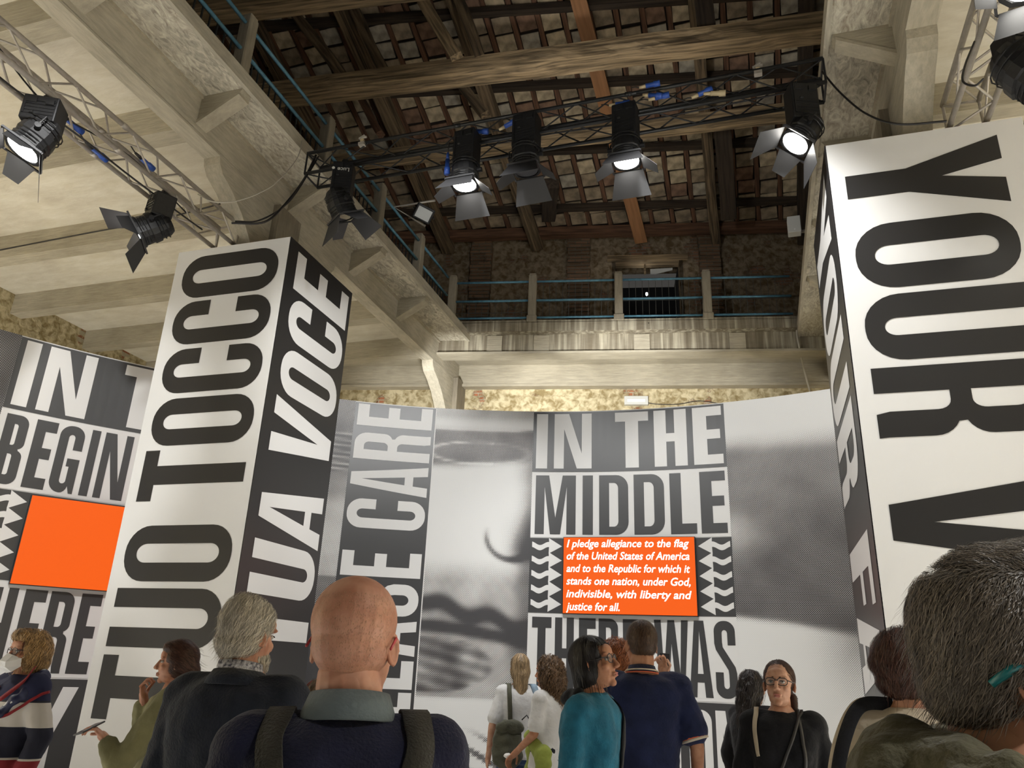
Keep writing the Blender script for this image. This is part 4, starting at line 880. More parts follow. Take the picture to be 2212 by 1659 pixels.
cable([V((-6.15, 2.6, 6.45)), V((-5.98, 3.4, 6.52)), V((-6.15, 4.3, 6.45)), V((-6.02, 5.2, 6.5)), V((-6.1, 6.2, 6.45))], .008, M['cable'], 'second black cable lying inside the left truss')
cable([V((-4.9, 6.9, 7.3)), V((-3.8, 6.8, 7.24)), V((-2.9, 6.95, 7.3)), V((-1.9, 6.85, 7.23)), V((-.8, 6.95, 7.28)), V((.9, 6.85, 7.26))], .011, M['cable'], 'black cable lying along the black truss')
for px, py, lab, d in ((200, 320, 'dark blue connector under the left truss between its two lamps', 1), (305, 342, 'small dark blue connector inside the left truss', 1), (145, 258, 'blue plug beside the nearest left lamp', 1)):
    a = on_x(px, py, -6.15); plug(a, (0, 1, -.05), M['bluecap'], M['cable'], lab, .2)

# ================================================================== SMALL FITTINGS
def fr(px, py, off):
    d = ray(px, py); t = ((P0 + NV * off) - CO).dot(NV) / d.dot(NV); return CO + d * t
# floodlight on an arm at the left balcony
a = on_y(915, 462, 10.6); r = empty('floodlight', a); tag(r, 'floodlight with a pale square glass on an arm above the left railing', 'floodlight')
dr = (CO + V((-1, 3, 0)) - a).normalized(); xa = dr.cross(V((.35, 0, 1))).normalized(); ya = dr.cross(xa); Fm = Matrix(((xa.x, ya.x, dr.x, a.x), (xa.y, ya.y, dr.y, a.y), (xa.z, ya.z, dr.z, a.z), (0, 0, 0, 1)))
o = MB().obox(Fm, (-.17, -.14, -.07), (.17, .14, 0)).build('housing', M['blackmetal'], r); bevel(o, .02, 2)
MB().obox(Fm, (-.13, -.10, .0), (.13, .10, .004)).build('glass', M['glassy'], r)
MB().tube([Fm @ V((-.2, 0, -.03)), Fm @ V((-.2, 0, -.16)), Fm @ V((.2, 0, -.16)), Fm @ V((.2, 0, -.03))], .012, 6).build('yoke', M['blackmetal'], r)
MB().tube([on_y(940, 433, 10.75), on_y(850, 447, 10.7), V((-5.3, 10.9, 9.0))], .022, 8).build('arm', M['alu'], r, True)
# white box on the right gallery
a = on_x(1718, 490, .95); r = empty('speaker_box', a); tag(r, 'small white box on a bracket at the edge of the right gallery', 'box')
o = MB().box((a.x - .12, a.y - .1, a.z - .15), (a.x + .08, a.y + .06, a.z + .15)).build('case', M['plastic'], r); bevel(o, .01, 2); MB().box((a.x + .08, a.y - .02, a.z - .12), (a.x + .46, a.y + .02, a.z - .08)).build('bracket', M['alu'], r)
MB().tube([(a.x - .02, a.y - .1, a.z - .1), (a.x - .02, a.y - .103, a.z - .1)], .012, 8).build('indicator', M['chalk'], r)
# emergency light on the brick wall
a = RF.inverted() @ fr(1374, 868, OFFW); r = empty('emergency_light', RF @ a, math.atan2(DV.y, DV.x)); tag(r, 'white emergency light box on the brick wall above the letters THE', 'light')
o = rloc(MB().box((a.x - .24, OFFW - .10, a.z - .09), (a.x + .24, OFFW - .005, a.z + .09)), 'case', M['plastic'], r); rloc(MB().box((a.x - .18, OFFW - .11, a.z - .035), (a.x + .18, OFFW - .098, a.z + .02)), 'diffuser', M['chalk'], r)
cable([fr(1398, 870, OFFW - .02), fr(1420, 873, OFFW - .02), fr(1465, 873, OFFW - .02), fr(1510, 866, OFFW - .02), fr(1555, 872, OFFW - .02)], .008, M['cable'], 'thin cable running right from the emergency light')
cable([fr(1720, 690, .12), fr(1722, 725, .14), fr(1727, 752, .14), fr(1736, 795, 1.0), fr(1750, 848, 1.3)], .018, M['cable_w'], 'white conduit running down the rear balcony beam at the right', 'conduit')
cable([fr(1401, 697, -.01), fr(1402, 712, .12), fr(1400, 712, .16)], .008, M['cable'], 'short black cable hanging over the balcony edge')
# ================================================================== PEOPLE
def remesh(mb, vox, smooth=3):
    me = bpy.data.meshes.new('tmp'); me.from_pydata([tuple(v) for v in mb.v], [], mb.f); me.update()
    o = bpy.data.objects.new('tmp', me); COL.objects.link(o)
    r = o.modifiers.new('r', 'REMESH'); r.mode = 'VOXEL'; r.voxel_size = vox; r.use_smooth_shade = True
    if smooth: s = o.modifiers.new('s', 'SMOOTH'); s.iterations = smooth; s.factor = .5
    dg = bpy.context.evaluated_depsgraph_get(); e = o.evaluated_get(dg); m2 = e.to_mesh()
    vs = [v.co.copy() for v in m2.vertices]; fs = [tuple(p.vertices) for p in m2.polygons]; e.to_mesh_clear()
    bpy.data.objects.remove(o); bpy.data.meshes.remove(me)
    out = MB(); out.add(vs, fs); return out
def normals(mb):
    n = [V((0, 0, 0)) for _ in mb.v]
    for f in mb.f:
        a = mb.v[f[0]]; c = (mb.v[f[1]] - a).cross(mb.v[f[2]] - a)
        for i in f: n[i] += c
    return [x.normalized() if x.length > 0 else V((0, 0, 1)) for x in n]
def rough_up(mb, amp, sc, k=0, sy=1):
    ns = normals(mb)
    for i, v in enumerate(mb.v): mb.v[i] = v + ns[i] * amp * noise.noise(V((v.x * sc + k, v.y * sc, v.z * sc * sy + k)))
    return mb
def skin_mat(n, c):
    m = pm(n, c, .52, var=.18, scale=22, bump=.05, spec=.4, coord='Object', col2=tuple(x * k for x, k in zip(c, (.86, .74, .68))))
    b = m.node_tree.nodes['Principled BSDF']; b.inputs['Subsurface Weight'].default_value = .12; b.inputs['Subsurface Radius'].default_value = (.012, .005, .003); b.inputs['Subsurface Scale'].default_value = 1; return m
def cloth(n, c, sc=60, b=.25, v=.25, rough=.85): return pm(n, c, rough, var=v, scale=sc * .12, bump=b, bscale=sc, spec=.2, sheen=.1)
SK = skin_mat('skin_fair', (.50, .29, .20)); SK2 = skin_mat('skin_tan', (.42, .21, .125)); SKR = skin_mat('skin_ruddy', (.46, .235, .155))
HM = {k: [pm('hair_%s_%d' % (k, i), tuple(x * f for x in c), .45, spec=.4) for i, f in enumerate((.65, 1.0, 1.5))] for k, c in dict(blond=(.36, .22, .09), dkbrown=(.035, .018, .011), white=(.46, .42, .35), brown=(.085, .045, .024), curlybrown=(.14, .08, .04), black=(.014, .011, .010), red=(.27, .085, .028), dark=(.022, .016, .014), grey=(.13, .108, .085), stubble=(.34, .20, .12), auburn=(.06, .024, .015), ash=(.30, .21, .12)).items()}
M['eye'] = pm('eye_white', (.42, .39, .36), .3); M['iris'] = pm('iris', (.03, .025, .02), .15); M['lips'] = pm('lips', (.42, .15, .12), .5); M['brow'] = pm('eyebrow', (.04, .025, .018), .8)
M['frame_dk'] = pm('glasses_dark', (.02, .015, .015), .3); M['frame_red'] = pm('glasses_red', (.45, .05, .06), .3); M['frame_teal'] = pm('glasses_teal', (.01, .16, .17), .35)
def lens_mat():
    m = pm('spectacle_lens', (.8, .8, .8), .02, spec=.6); b = m.node_tree.nodes['Principled BSDF']; b.inputs['Alpha'].default_value = .12; return m
M['lensg'] = lens_mat()

TORSO_M = [(.88, .165, .118), (1.0, .158, .112), (1.10, .155, .108), (1.22, .168, .114), (1.33, .188, .120), (1.395, .190, .112), (1.435, .160, .094), (1.47, .100, .074), (1.505, .062, .062)]
TORSO_F = [(.88, .172, .122), (.98, .165, .116), (1.08, .132, .096), (1.20, .142, .104), (1.31, .160, .112), (1.385, .165, .102), (1.425, .138, .084), (1.462, .082, .066), (1.50, .052, .054)]
def hand_mb(w, d, n, side, curl=.5, sc=1.0):
    """palm, four fingers of different length in three bones each, and a thumb from the side of the palm"""
    w = V(w); d = V(d).normalized(); n = V(n); n = (n - d * n.dot(d)).normalized(); s = d.cross(n) * side; mb = MB()
    Rm = Matrix((s, d, n)).transposed(); mb.ell(w + d * .045 * sc, (.040 * sc, .050 * sc, .015 * sc), Rm, 12, 8); mb.cap(w - d * .03 * sc, w + d * .03 * sc, .027 * sc, .026 * sc)
    for i, (o, L) in enumerate(((.030, .072), (.010, .080), (-.011, .075), (-.030, .058))):
        p = w + (d * .082 + s * o) * sc; a = .15 + .08 * i; dd = d
        for k, f in enumerate((.45, .3, .25)):
            a += curl * (.55 + .25 * k); dd = (d * math.cos(a) + n * math.sin(a) + s * o * 1.2).normalized(); q = p + dd * L * f * sc; mb.cap(p, q, (.0088 - .0006 * k) * sc, (.0082 - .0007 * k) * sc, 8); p = q
    p = w + (d * .022 + s * .034) * sc; q = p + (d * .03 + s * .028 + n * .012) * sc; mb.cap(p, q, .0115 * sc, .010 * sc, 8); mb.cap(q, q + (d * .030 + n * .018 * (1 + curl)) * sc, .010 * sc, .0085 * sc, 8)
    return mb
def head_mb(female=False):
    mb = MB(); k = .95 if female else 1.0
    mb.ell((0, -.014, .028), (.0765, .098, .094), None, 24, 16).ell((0, .020, -.030), (.066 * k, .074, .086), None, 20, 14)
    mb.ell((0, .026, -.078), (.056 * k, .058, .040), None, 16, 10).ell((0, .070, -.104), (.022, .018, .017))
    mb.cap((0, .092, .006), (0, .113, -.034), .0085, .0115, 10).ell((.010, .103, -.039), (.009, .011, .008)).ell((-.010, .103, -.039), (.009, .011, .008))
    mb.ell((.03, .076, .024), (.030, .016, .009)).ell((-.03, .076, .024), (.030, .016, .009)).ell((0, .070, .04), (.052, .026, .035))
    for s in (-1, 1):
        mb.ell((s * .038, .060, -.030), (.022, .024, .020))
        Er = Matrix.Rotation(s * -.45, 3, 'Z') @ Matrix.Rotation(.2, 3, 'X'); c = V((s * .0745, -.012, -.012))
        mb.tube([c + Er @ V((s * .004, .016 * math.cos(a) * (1 if a < math.pi else .9), .028 * math.sin(a) + .002)) for a in [math.pi * 2 * i / 14 for i in range(15)]], .0046, 6)
        mb.ell(c + Er @ V((0, .0, 0)), (.0045, .0145, .025), Er, 12, 8); mb.ell(c + Er @ V((s * .002, .004, -.024)), (.005, .008, .008), Er, 8, 6); mb.ell(c + Er @ V((s * .005, .014, -.002)), (.005, .005, .007), Er, 8, 6)
    mb.ell((0, .090, -.0655), (.024, .012, .0065)).ell((0, .088, -.0765), (.020, .012, .0075))
    return mb
def strands(surf, n, seglen, segs, width, flow, wave=0.0, wf=1.0, lift=.004, mats=3, pick=None, seed=1, free=0.0):
    """flat tapered strips that follow a hair volume"""
    rnd = random.Random(seed); bvh = BVHTree.FromPolygons([tuple(v) for v in surf.v], surf.f); out = MB(); nf = len(surf.f); made = 0; tries = 0
    while made < n and tries < n * 6:
        tries += 1; f = surf.f[rnd.randrange(nf)]; p = surf.v[f[0]].lerp(surf.v[f[2]], rnd.random())
        if pick and not pick(p): continue
        _, nn, _, _ = bvh.find_nearest(p)
        if nn is None: continue
        mi = rnd.randrange(mats); ph = rnd.random() * 6.28; pts = [p + nn * lift * rnd.random()]; nrm = [nn]; L = seglen * rnd.uniform(.7, 1.3); fr_ = rnd.random() < free
        for k in range(segs):
            g = V(flow(p, nn, rnd)); t = g if fr_ and k > 1 else g - nn * g.dot(nn)
            if t.length < 1e-4: t = V((rnd.uniform(-1, 1), rnd.uniform(-1, 1), rnd.uniform(-1, 1)))
            t.normalize(); sd = nn.cross(t); q = p + t * L + sd * wave * math.cos(ph + k * wf) * L + nn * wave * .8 * math.sin(ph + k * wf) * L
            if not fr_ or k < 2:
                loc, n2, _, dist = bvh.find_nearest(q)
                if loc is not None: q = loc + n2 * (lift * (.3 + .7 * rnd.random()) + (max(0, wave) * .4 * L * (1 + math.sin(ph + k * wf)))); nn = n2
            pts.append(q); nrm.append(nn); p = q
        vs = []
        for i, q in enumerate(pts):
            t = (pts[min(i + 1, len(pts) - 1)] - pts[max(0, i - 1)]).normalized(); s = t.cross(nrm[i]); s = s.normalized() if s.length > 1e-5 else V((1, 0, 0)); w = width * (.55 + .45 * math.sin(math.pi * min(1, .25 + i / len(pts))))
            if i == len(pts) - 1: w *= .2
            vs += [q - s * w, q + s * w]
        out.add(vs, [(i * 2, i * 2 + 1, i * 2 + 3, i * 2 + 2) for i in range(len(pts) - 1)], mi); made += 1
    return out
DOWN = lambda p, n, r: (r.uniform(-.15, .15), r.uniform(-.15, .1), -1)
def strap(bvh, pts, width, th, name, m, parent, Rm, lift=.006, n=10):
    P = [V(p) for p in pts]; Q = [P[0] * 2 - P[1]] + P + [P[-1] * 2 - P[-2]]; C = []
    for i in range(1, len(Q) - 2):
        for k in range(n):
            t = k / n; a, b, c, d = Q[i - 1:i + 3]; C.append(.5 * ((2 * b) + (c - a) * t + (2 * a - 5 * b + 4 * c - d) * t * t + (3 * b - a - 3 * c + d) * t ** 3))
    C.append(P[-1]); S_ = []; N_ = []
    for c in C:
        if bvh: l_, nn, _, _ = bvh.find_nearest(c); S_.append(l_ + nn * lift); N_.append(nn)
        else: S_.append(c); N_.append(V((0, -1, 0)))
    for _ in range(2):
        S_ = [S_[0]] + [(S_[i - 1] + S_[i] * 2 + S_[i + 1]) / 4 for i in range(1, len(S_) - 1)] + [S_[-1]]; N_ = [N_[0]] + [(N_[i - 1] + N_[i] + N_[i + 1]).normalized() for i in range(1, len(N_) - 1)] + [N_[-1]]
    vs = []
    for i in range(len(S_)):
        t = (S_[min(i + 1, len(S_) - 1)] - S_[max(0, i - 1)]).normalized(); s = t.cross(N_[i]).normalized(); w = width / 2
        vs += [S_[i] - s * w, S_[i] + s * w, S_[i] + s * w + N_[i] * th, S_[i] - s * w + N_[i] * th]
    fs = []
    for i in range(len(S_) - 1):
        a = i * 4; b = a + 4
        for k in range(4): fs.append((a + k, a + (k + 1) % 4, b + (k + 1) % 4, b + k))
    fs += [(3, 2, 1, 0), tuple(len(vs) - 4 + k for k in range(4))]
    mb = MB().add(vs, fs); mb.xf(Rm); return mb.build(name, m, parent, True)

def person(px, py, dep, face, label, female=False, H=None, yaw=0, pitch=0, roll=0, skin=None, arms=None, hands=('', ''), top=None, infl=.014, sleeve=1.0, sleeve_r=.012, trousers=None, hair=None, vox=.011, hvox=.0042, lean=0, shoulder=1.0, fold=.008, neck_len=.010, torso_infl=0, hsc=1.0):
    P = at_depth(px, py, dep); az = math.atan2(-P.x, P.y); rz = az + R(face)
    Hh = H or ((P.z) / (.931 - neck_len)); s = Hh / 1.75
    root = empty('person', (P.x, P.y, 0), rz); tag(root, label, 'person', 'visitors in the exhibition hall')
    Rm = Matrix.Translation(V((P.x, P.y, 0))) @ Matrix.Rotation(rz, 4, 'Z')
    sk = skin or SK; dz = P.z - 1.63 * s
    X = Matrix.Diagonal((s, s, s, 1)); hc = V((0, .012 * s, P.z)) if not H else V((0, .012 * s, 1.63 * s)) + V((0, lean * .3, 0))
    Hm = Matrix.Translation(hc) @ Matrix.Rotation(R(yaw), 4, 'Z') @ Matrix.Rotation(R(pitch), 4, 'X') @ Matrix.Rotation(R(roll), 4, 'Y') @ Matrix.Diagonal((s * 1.0 * hsc, s * hsc, s * hsc, 1))
    T = TORSO_F if female else TORSO_M; shx = (.150 if female else .172) * shoulder
    def body_raw(inf=0, to=1.0, arm_inf=0, neck=True, only_torso=False):
        mb = MB(); rings = []
        for z, rx, ry in T:
            k = 1 if z < 1.43 else max(0, 1 - (z - 1.43) / .05) * .6
            rings.append((V((0, -.008 * (1.3 - z if z > 1.2 else 0), z)), (rx * (shoulder if z > 1.2 and z < 1.45 else 1) + inf * (1 if z < 1.45 else .3)), ry + inf * (1.1 if z < 1.45 else .3), .88))
        if not neck: rings = rings[:-1] + [(V((0, 0, 1.478)), .066 + inf * .3, .062 + inf * .3, 1)]
        mb.loft(rings, 28)
        if female:
            for sg in (-1, 1): mb.ell((sg * .068, .078, 1.265), (.062 + inf * .5, .05 + inf * .5, .06 + inf * .5))
        else: mb.ell((0, -.055, 1.30), (.15 + inf * .5, .06 + inf, .12))
        for sg, a in zip((-1, 1), (A[0], A[1])):
            el, wr = V(a[0]), V(a[1]); sh = V((sg * shx, -.005, 1.405))
            mb.ell(sh, (.056 + arm_inf, .056 + arm_inf, .052 + arm_inf)); mb.cap(V((sg * .06, -.01, 1.43)), sh + V((0, 0, .012)), .042 + inf * .5, .048 + arm_inf)
            ra, re, rw = .047 + arm_inf, .038 + arm_inf, .025 + arm_inf * .9
            if to >= 1: mb.cap(sh, el, ra, re); q = el + (wr - el) * (to - 1 if to < 2 else 1.0); mb.cap(el, q, re, re + (rw - re) * min(1, to - 1)) if to > 1 else None
            else: q = sh + (el - sh) * to; mb.cap(sh, q, ra, ra * .5 + re * .5 + arm_inf * .8)
        return mb
    A = arms or (((-.235, -.03, 1.13), (-.245, .05, .88)), ((.235, -.03, 1.13), (.245, .05, .88)))
    # --- the body: one continuous skin
    mb = body_raw(0, 2.0, 0); mb.cap((0, -.012, 1.46), hc / s + V((0, -.03, -.07)), .052 if female else .060, .050 if female else .058)
    for sg in (-1, 1): mb.cap((sg * .09, 0, .90), (sg * .095, .01, .48), .085, .058); mb.cap((sg * .095, .01, .48), (sg * .10, -.02, .08), .055, .038); mb.ell((sg * .10, .05, .045), (.045, .12, .04))
    mb.xf(X); body = remesh(mb, .013 * s, 2)
    hd = head_mb(female); hd.cap((0, -.022, -.07), Hm.inverted() @ V((0, -.010 * s, 1.50 * s)), .052 if female else .060, .054 if female else .063, 14); hd = remesh(hd, hvox, 4)
    for i, v in enumerate(hd.v):   # eye sockets, mouth line
        for sg in (-1, 1):
            d = V((v.x - sg * .030, (v.y - .085) * .5, v.z - .002)).length
            if d < .03 and v.y > .03: hd.v[i] = hd.v[i] - V((0, .0085 * math.exp(-(d / .013) ** 2), 0))
        if v.y > .06 and abs(v.x) < .024: hd.v[i] = hd.v[i] - V((0, .003 * math.exp(-((v.z + .0715) / .0028) ** 2), 0))
    hd.xf(Hm); body.join(hd)
    for sg, a, h in zip((-1, 1), A, hands):
        wr = V(a[1]) * s; d = (V(a[1]) - V(a[0])).normalized()
        if h: hb = hand_mb(wr, h[0] or d, h[1], sg, h[2], s); hb = remesh(hb, .0036, 2); body.join(hb)
        else: hb = hand_mb(wr, d, V((-sg, .0, 0)), -sg if False else sg, .45, s); hb = remesh(hb, .0045, 2); body.join(hb)
    body.xf(Rm); bo = body.build('body', sk, root, True)
    W = Rm @ Hm
    # face
    for sg in (-1, 1):
        e = MB().ell((sg * .030, .0765, .002), (.0118, .0105, .0085), None, 16, 10); e.xf(W); e.build('eye', M['eye'], root, True)
        e = MB().ell((sg * .030, .0862, .0025), (.0058, .0020, .0058), None, 12, 6); e.xf(W); e.build('iris', M['iris'], root, True)
        e = MB().tube([(sg * (.030 + x),   .0880 - abs(x) * .25 - .001, .0078 - (x / .013) ** 2 * .0045) for x in (-.013, -.007, 0, .007, .013)], .0022, 5); e.xf(W); e.build('eyelid', M['brow'], root, True)
        e = MB().tube([(sg * (.014 + x), .0915 - x * .35, .023 + math.sin(x / .036 * 2.2) * .004) for x in (0, .009, .018, .027, .036)], [.0025, .0032, .003, .0025, .0012], 5); e.xf(W); e.build('eyebrow', HM[hair['c']][0] if hair and hair['c'] not in ('white', 'stubble') else M['brow'], root, True)
    e = MB().ell((0, .0970, -.0655), (.0235, .0055, .0036)).ell((0, .0965, -.0755), (.020, .0050, .0044)); e = remesh(e, .002, 2); e.xf(W); e.build('lips', M['lips'], root, True)
    # clothes
    R_ = dict(root=root, s=s, Rm=Rm, W=W, Hm=Hm, body=bo)
    if top:
        t = body_raw(infl + torso_infl, sleeve, sleeve_r, neck=False); t.xf(X); t = remesh(t, vox * s, 3); rough_up(t, fold, 9, px, .6); rough_up(t, fold * .4, 26, px)
        R_['bvh'] = BVHTree.FromPolygons([tuple(v) for v in t.v], t.f); t.xf(Rm); R_['top'] = t.build('top', top, root, True)
    if trousers:
        t = MB(); t.loft([(V((0, 0, z)), rx + .012, ry + .012, .9) for z, rx, ry in ((.84, .150, .115), (.90, .172, .125), (.98, .165, .118), (1.05, .150, .108))], 24)
        for sg in (-1, 1): t.cap((sg * .09, 0, .90), (sg * .097, .01, .48), .095, .072); t.cap((sg * .097, .01, .48), (sg * .10, -.02, .10), .070, .058)
        t.xf(X); t = remesh(t, .016 * s, 2); rough_up(t, .008, 10, px); t.xf(Rm); t.build('trousers', trousers, root, True)
        for sg in (-1, 1):
            t = MB().ell((sg * .10, .055, .05), (.052, .14, .05)).cap((sg * .1, -.02, .06), (sg * .1, -.02, .13), .05, .045); t.xf(X); t = remesh(t, .014, 1); t.xf(Rm); t.build('shoe', M['screen_frame'], root, True)
    # hair
    if hair:
        hv = MB()
        for q in hair['vol']:
            if q[0] == 'e': hv.ell(q[1], q[2], None, 24, 16)
            else: hv.cap(q[1], q[2], q[3], q[4], 14)
        hv = remesh(hv, hair.get('vox', .006), 2)
        if hair.get('cut'):   # keep hair off the face
            for i, v in enumerate(hv.v):
                if hair['cut'](v): hv.v[i] = V((v.x * .80, min(v.y, .045), v.z))
        rough_up(hv, hair.get('amp', .006), hair.get('sc', 30), px)
        st = strands(hv, hair['n'], hair.get('len', .02), hair.get('segs', 6), hair['w'], hair.get('flow', DOWN), hair.get('wave', .2), hair.get('wf', 1.2), hair.get('lift', .006), 3, hair.get('pick'), int(px), hair.get('free', .05))
        hv.xf(W); ho = hv.build('hair', HM[hair['c']][0 if not hair.get('base') else hair['base']], root, True)
        st.xf(W); so = st.build('hair_strands', HM[hair['c']], ho); tag(so, kind='stuff')
    R_['sk'] = sk
    return R_
def glasses(p, m, w=.024, h=.018, y=.098, z=.0, temple=True, cat=False):
    W = p['W']; r = p['root']; g = MB()
    for sg in (-1, 1):
        g.tube([(sg * (.031 + w * math.copysign(abs(math.cos(a)) ** .75, math.cos(a))), y - .25 * abs(w * math.cos(a) + .0) * (1 if math.cos(a) > 0 else .2), z + h * math.copysign(abs(math.sin(a)) ** .8, math.sin(a))) for a in [2 * math.pi * i / 20 for i in range(21)]], .0022, 6, caps=False)
        if temple: g.tube([(sg * .056, y - .008, z + .008), (sg * .076, .04, z + .006), (sg * .083, -.012, z + .010), (sg * .082, -.045, z - .012)], .0026, 6)
    g.tube([(-.008, y, z + .004), (0, y + .003, z + .007), (.008, y, z + .004)], .002, 6); g.xf(W); gl = g.build('glasses', m, r, True)
    for sg in (-1, 1):
        l_ = MB().add([V((sg * .031 + w * math.cos(a) * .96, y - .25 * abs(w * math.cos(a)) * (1 if sg * math.cos(a) > 0 else .2), z + h * .96 * math.sin(a))) for a in [2 * math.pi * i / 16 for i in range(16)]], [tuple(range(16))]); l_.xf(W); l_.build('lens', M['lensg'], gl)
def collar(p, r0, r1, z0, z1, m, y=-.01, name='collar', fold=True, ry=None):
    s = p['s']; mb = MB(); n = 32; vs = []
    prof = [(r0, z1 - .005), (r0 + .004, z1), (r1, z0), (r1 - .006, z0 - .003), (r0 - .002, z0 + .01)] if fold else [(r0, z1), (r0 + .006, z1), (r1 + .006, z0), (r1, z0)]
    for r, z in prof:
        for k in range(n): a = 2 * math.pi * k / n; vs.append(V((r * math.cos(a), y + (ry or r * .98) / (1 if not ry else 1) * math.sin(a) * (r / r0 if ry else 1), z + .012 * -math.sin(a) * 1)))
    q = len(prof); fs = [(i * n + k, i * n + (k + 1) % n, ((i + 1) % q) * n + (k + 1) % n, ((i + 1) % q) * n + k) for i in range(q) for k in range(n)]
    mb.add(vs, fs); mb.xf(Matrix.Diagonal((s, s, s, 1))); mb.xf(p['Rm']); return mb.build(name, m, p['root'], True)
def ring_on_arm(p, a, b, t, r, h, m, name='cuff'):
    a = V(a) * p['s']; b = V(b) * p['s']; c = a.lerp(b, t); d = (b - a).normalized(); mb = MB(); mb.tube([c - d * (h / 2 + .002), c - d * h / 2, c + d * h / 2, c + d * (h / 2 + .002)], [r * .7, r, r, r * .7], 20); mb.xf(p['Rm']); return mb.build(name, m, p['root'], True)
def phone(pos, d, n, label):
    pos = V(pos); d = V(d).normalized(); n = V(n); n = (n - d * n.dot(d)).normalized(); s = d.cross(n); Mx = Matrix(((s.x, d.x, n.x, pos.x), (s.y, d.y, n.y, pos.y), (s.z, d.z, n.z, pos.z), (0, 0, 0, 1)))
    r = empty('phone', pos); tag(r, label, 'phone'); o = MB().obox(Mx, (-.036, -.075, -.004), (.036, .075, .004)).build('case', M['screen_frame'], r); bevel(o, .003, 2)
    MB().obox(Mx, (-.033, -.071, .004), (.033, .071, .0047)).build('display', M['lens_off'], r); MB().obox(Mx, (-.03, .045, -.006), (-.005, .068, -.004)).build('camera_bump', M['alu'], r)
    return r
def w2(p, v): return p['Rm'] @ (V(v) * p['s'])

C_ = dict(navy=cloth('navy_wool', (.008, .009, .026), 160, .35), blazer=cloth('blazer_cloth', (.016, .020, .032), 120, .3), teal=cloth('teal_knit', (.016, .13, .21), 110, .3), khaki=cloth('khaki_blouse', (.21, .20, .105), 50, .2), polo=cloth('navy_polo', (.013, .019, .062), 90, .25),
          black=cloth('black_jersey', (.007, .007, .009), 80, .2, v=.3), white=cloth('white_cotton', (.62, .62, .63), 50, .2, v=.08), cream=cloth('cream_cotton', (.52, .44, .33), 60, .3, v=.12), olive=cloth('olive_canvas', (.075, .068, .038), 70, .4), jeans=cloth('jeans', (.035, .065, .14), 90, .3), dark=cloth('dark_trousers', (.012, .013, .02), 60, .2),
          coat=cloth('black_coat', (.009, .008, .009), 60, .25), lime=cloth('lime_wrap', (.27, .32, .07), 50, .3), shirt=cloth('blue_grey_shirt', (.115, .14, .145), 80, .2, v=.1), strap=cloth('dark_olive_webbing', (.030, .027, .019), 200, .5), bag=cloth('olive_bag', (.085, .085, .06), 60, .3), scarf=cloth('red_scarf', (.25, .02, .025), 60, .3), ltblue=cloth('pale_blue_denim', (.22, .30, .38), 60, .2))
def short_flow(p, n, r): return (n.x * .2 + r.uniform(-.4, .4), -.5 + r.uniform(-.3, .3), -1.0)
CAP = [('e', (0, -.018, .034), (.083, .103, .099))]
nofront = lambda v: v.y > .055 and v.z < .075 or (v.y > .02 and v.z < .01)

# 1 bald man in front with a harness of bag straps
p = person(768, 1388, 1.58, 0, 'bald man seen from behind, navy sweater, grey collar and dark bag straps', skin=SKR, yaw=-16, pitch=-2, top=C_['navy'], infl=.020, sleeve=2, sleeve_r=.020, trousers=C_['dark'], vox=.009, hvox=.0032, shoulder=.99, hsc=1.04, fold=.007, neck_len=.012,
           arms=(((-.265, -.04, 1.14), (-.25, .10, .92)), ((.265, -.04, 1.14), (.25, .10, .92))), hair=dict(c='stubble', vol=[('e', (0, -.024, .038), (.0825, .0920, .0860)), ('e', (0, -.020, .0), (.0775, .0900, .075))], n=5200, w=.00030, len=.0016, segs=2, lift=.001, wave=0, vox=.0035, amp=.0, free=0, pick=lambda q: q.y < .04 and q.z < .085, base=2))
for ch in p['root'].children:
    if ch.name.startswith('hair'): ch.data.materials.clear(); ch.data.materials.append(SKR)
glasses(p, M['frame_red'], .026, .019)
collar(p, .074, .096, 1.462, 1.512, C_['shirt'], y=-.012)
B = p['bvh']
strap(B, [(-.12, .10, 1.30), (-.125, .03, 1.47), (-.120, -.09, 1.42), (-.098, -.15, 1.30), (-.065, -.16, 1.16), (-.045, -.17, 1.06)], .050, .006, 'bag_strap', C_['strap'], p['root'], p['Rm'])
strap(B, [(.12, .10, 1.30), (.130, .03, 1.47), (.125, -.09, 1.42), (.09, -.15, 1.29), (.03, -.16, 1.17), (-.05, -.17, 1.07)], .056, .006, 'bag_strap', C_['strap'], p['root'], p['Rm'], lift=.008)
strap(B, [(-.07, -.17, 1.10), (-.02, -.17, 1.115), (.03, -.17, 1.11)], .05, .012, 'strap_yoke', C_['strap'], p['root'], p['Rm'], lift=.014)

# 2 white haired man in a blazer
p = person(533, 1372, 2.80, -28, 'white haired bearded man seen from behind in a dark navy blazer', skin=SKR, yaw=-18, pitch=-4, top=C_['blazer'], infl=.030, sleeve=1.95, sleeve_r=.026, trousers=C_['dark'], vox=.010, shoulder=1.05, fold=.010,
           hair=dict(c='white', vol=CAP + [('e', (0, -.045, -.03), (.074, .066, .055)), ('e', (0, -.03, .075), (.068, .08, .06))], n=3600, w=.0007, len=.013, segs=4, wave=.35, lift=.008, amp=.006, sc=24, free=.18, vox=.005, cut=nofront, flow=short_flow, pick=lambda q: q.y < .05 or q.z > .07, base=1))
W = p['W']; be = MB().ell((0, .038, -.078), (.062, .060, .042)).ell((0, .062, -.098), (.04, .045, .03)); be = remesh(be, .005, 2); rough_up(be, .004, 60); bs = strands(be, 1100, .008, 3, .0008, DOWN, .3, 1.2, .005, 3, None, 5, .3); be.xf(W); bo = be.build('beard', HM['white'][1], p['root'], True); bs.xf(W); tag(bs.build('beard_strands', HM['white'], bo), kind='stuff')
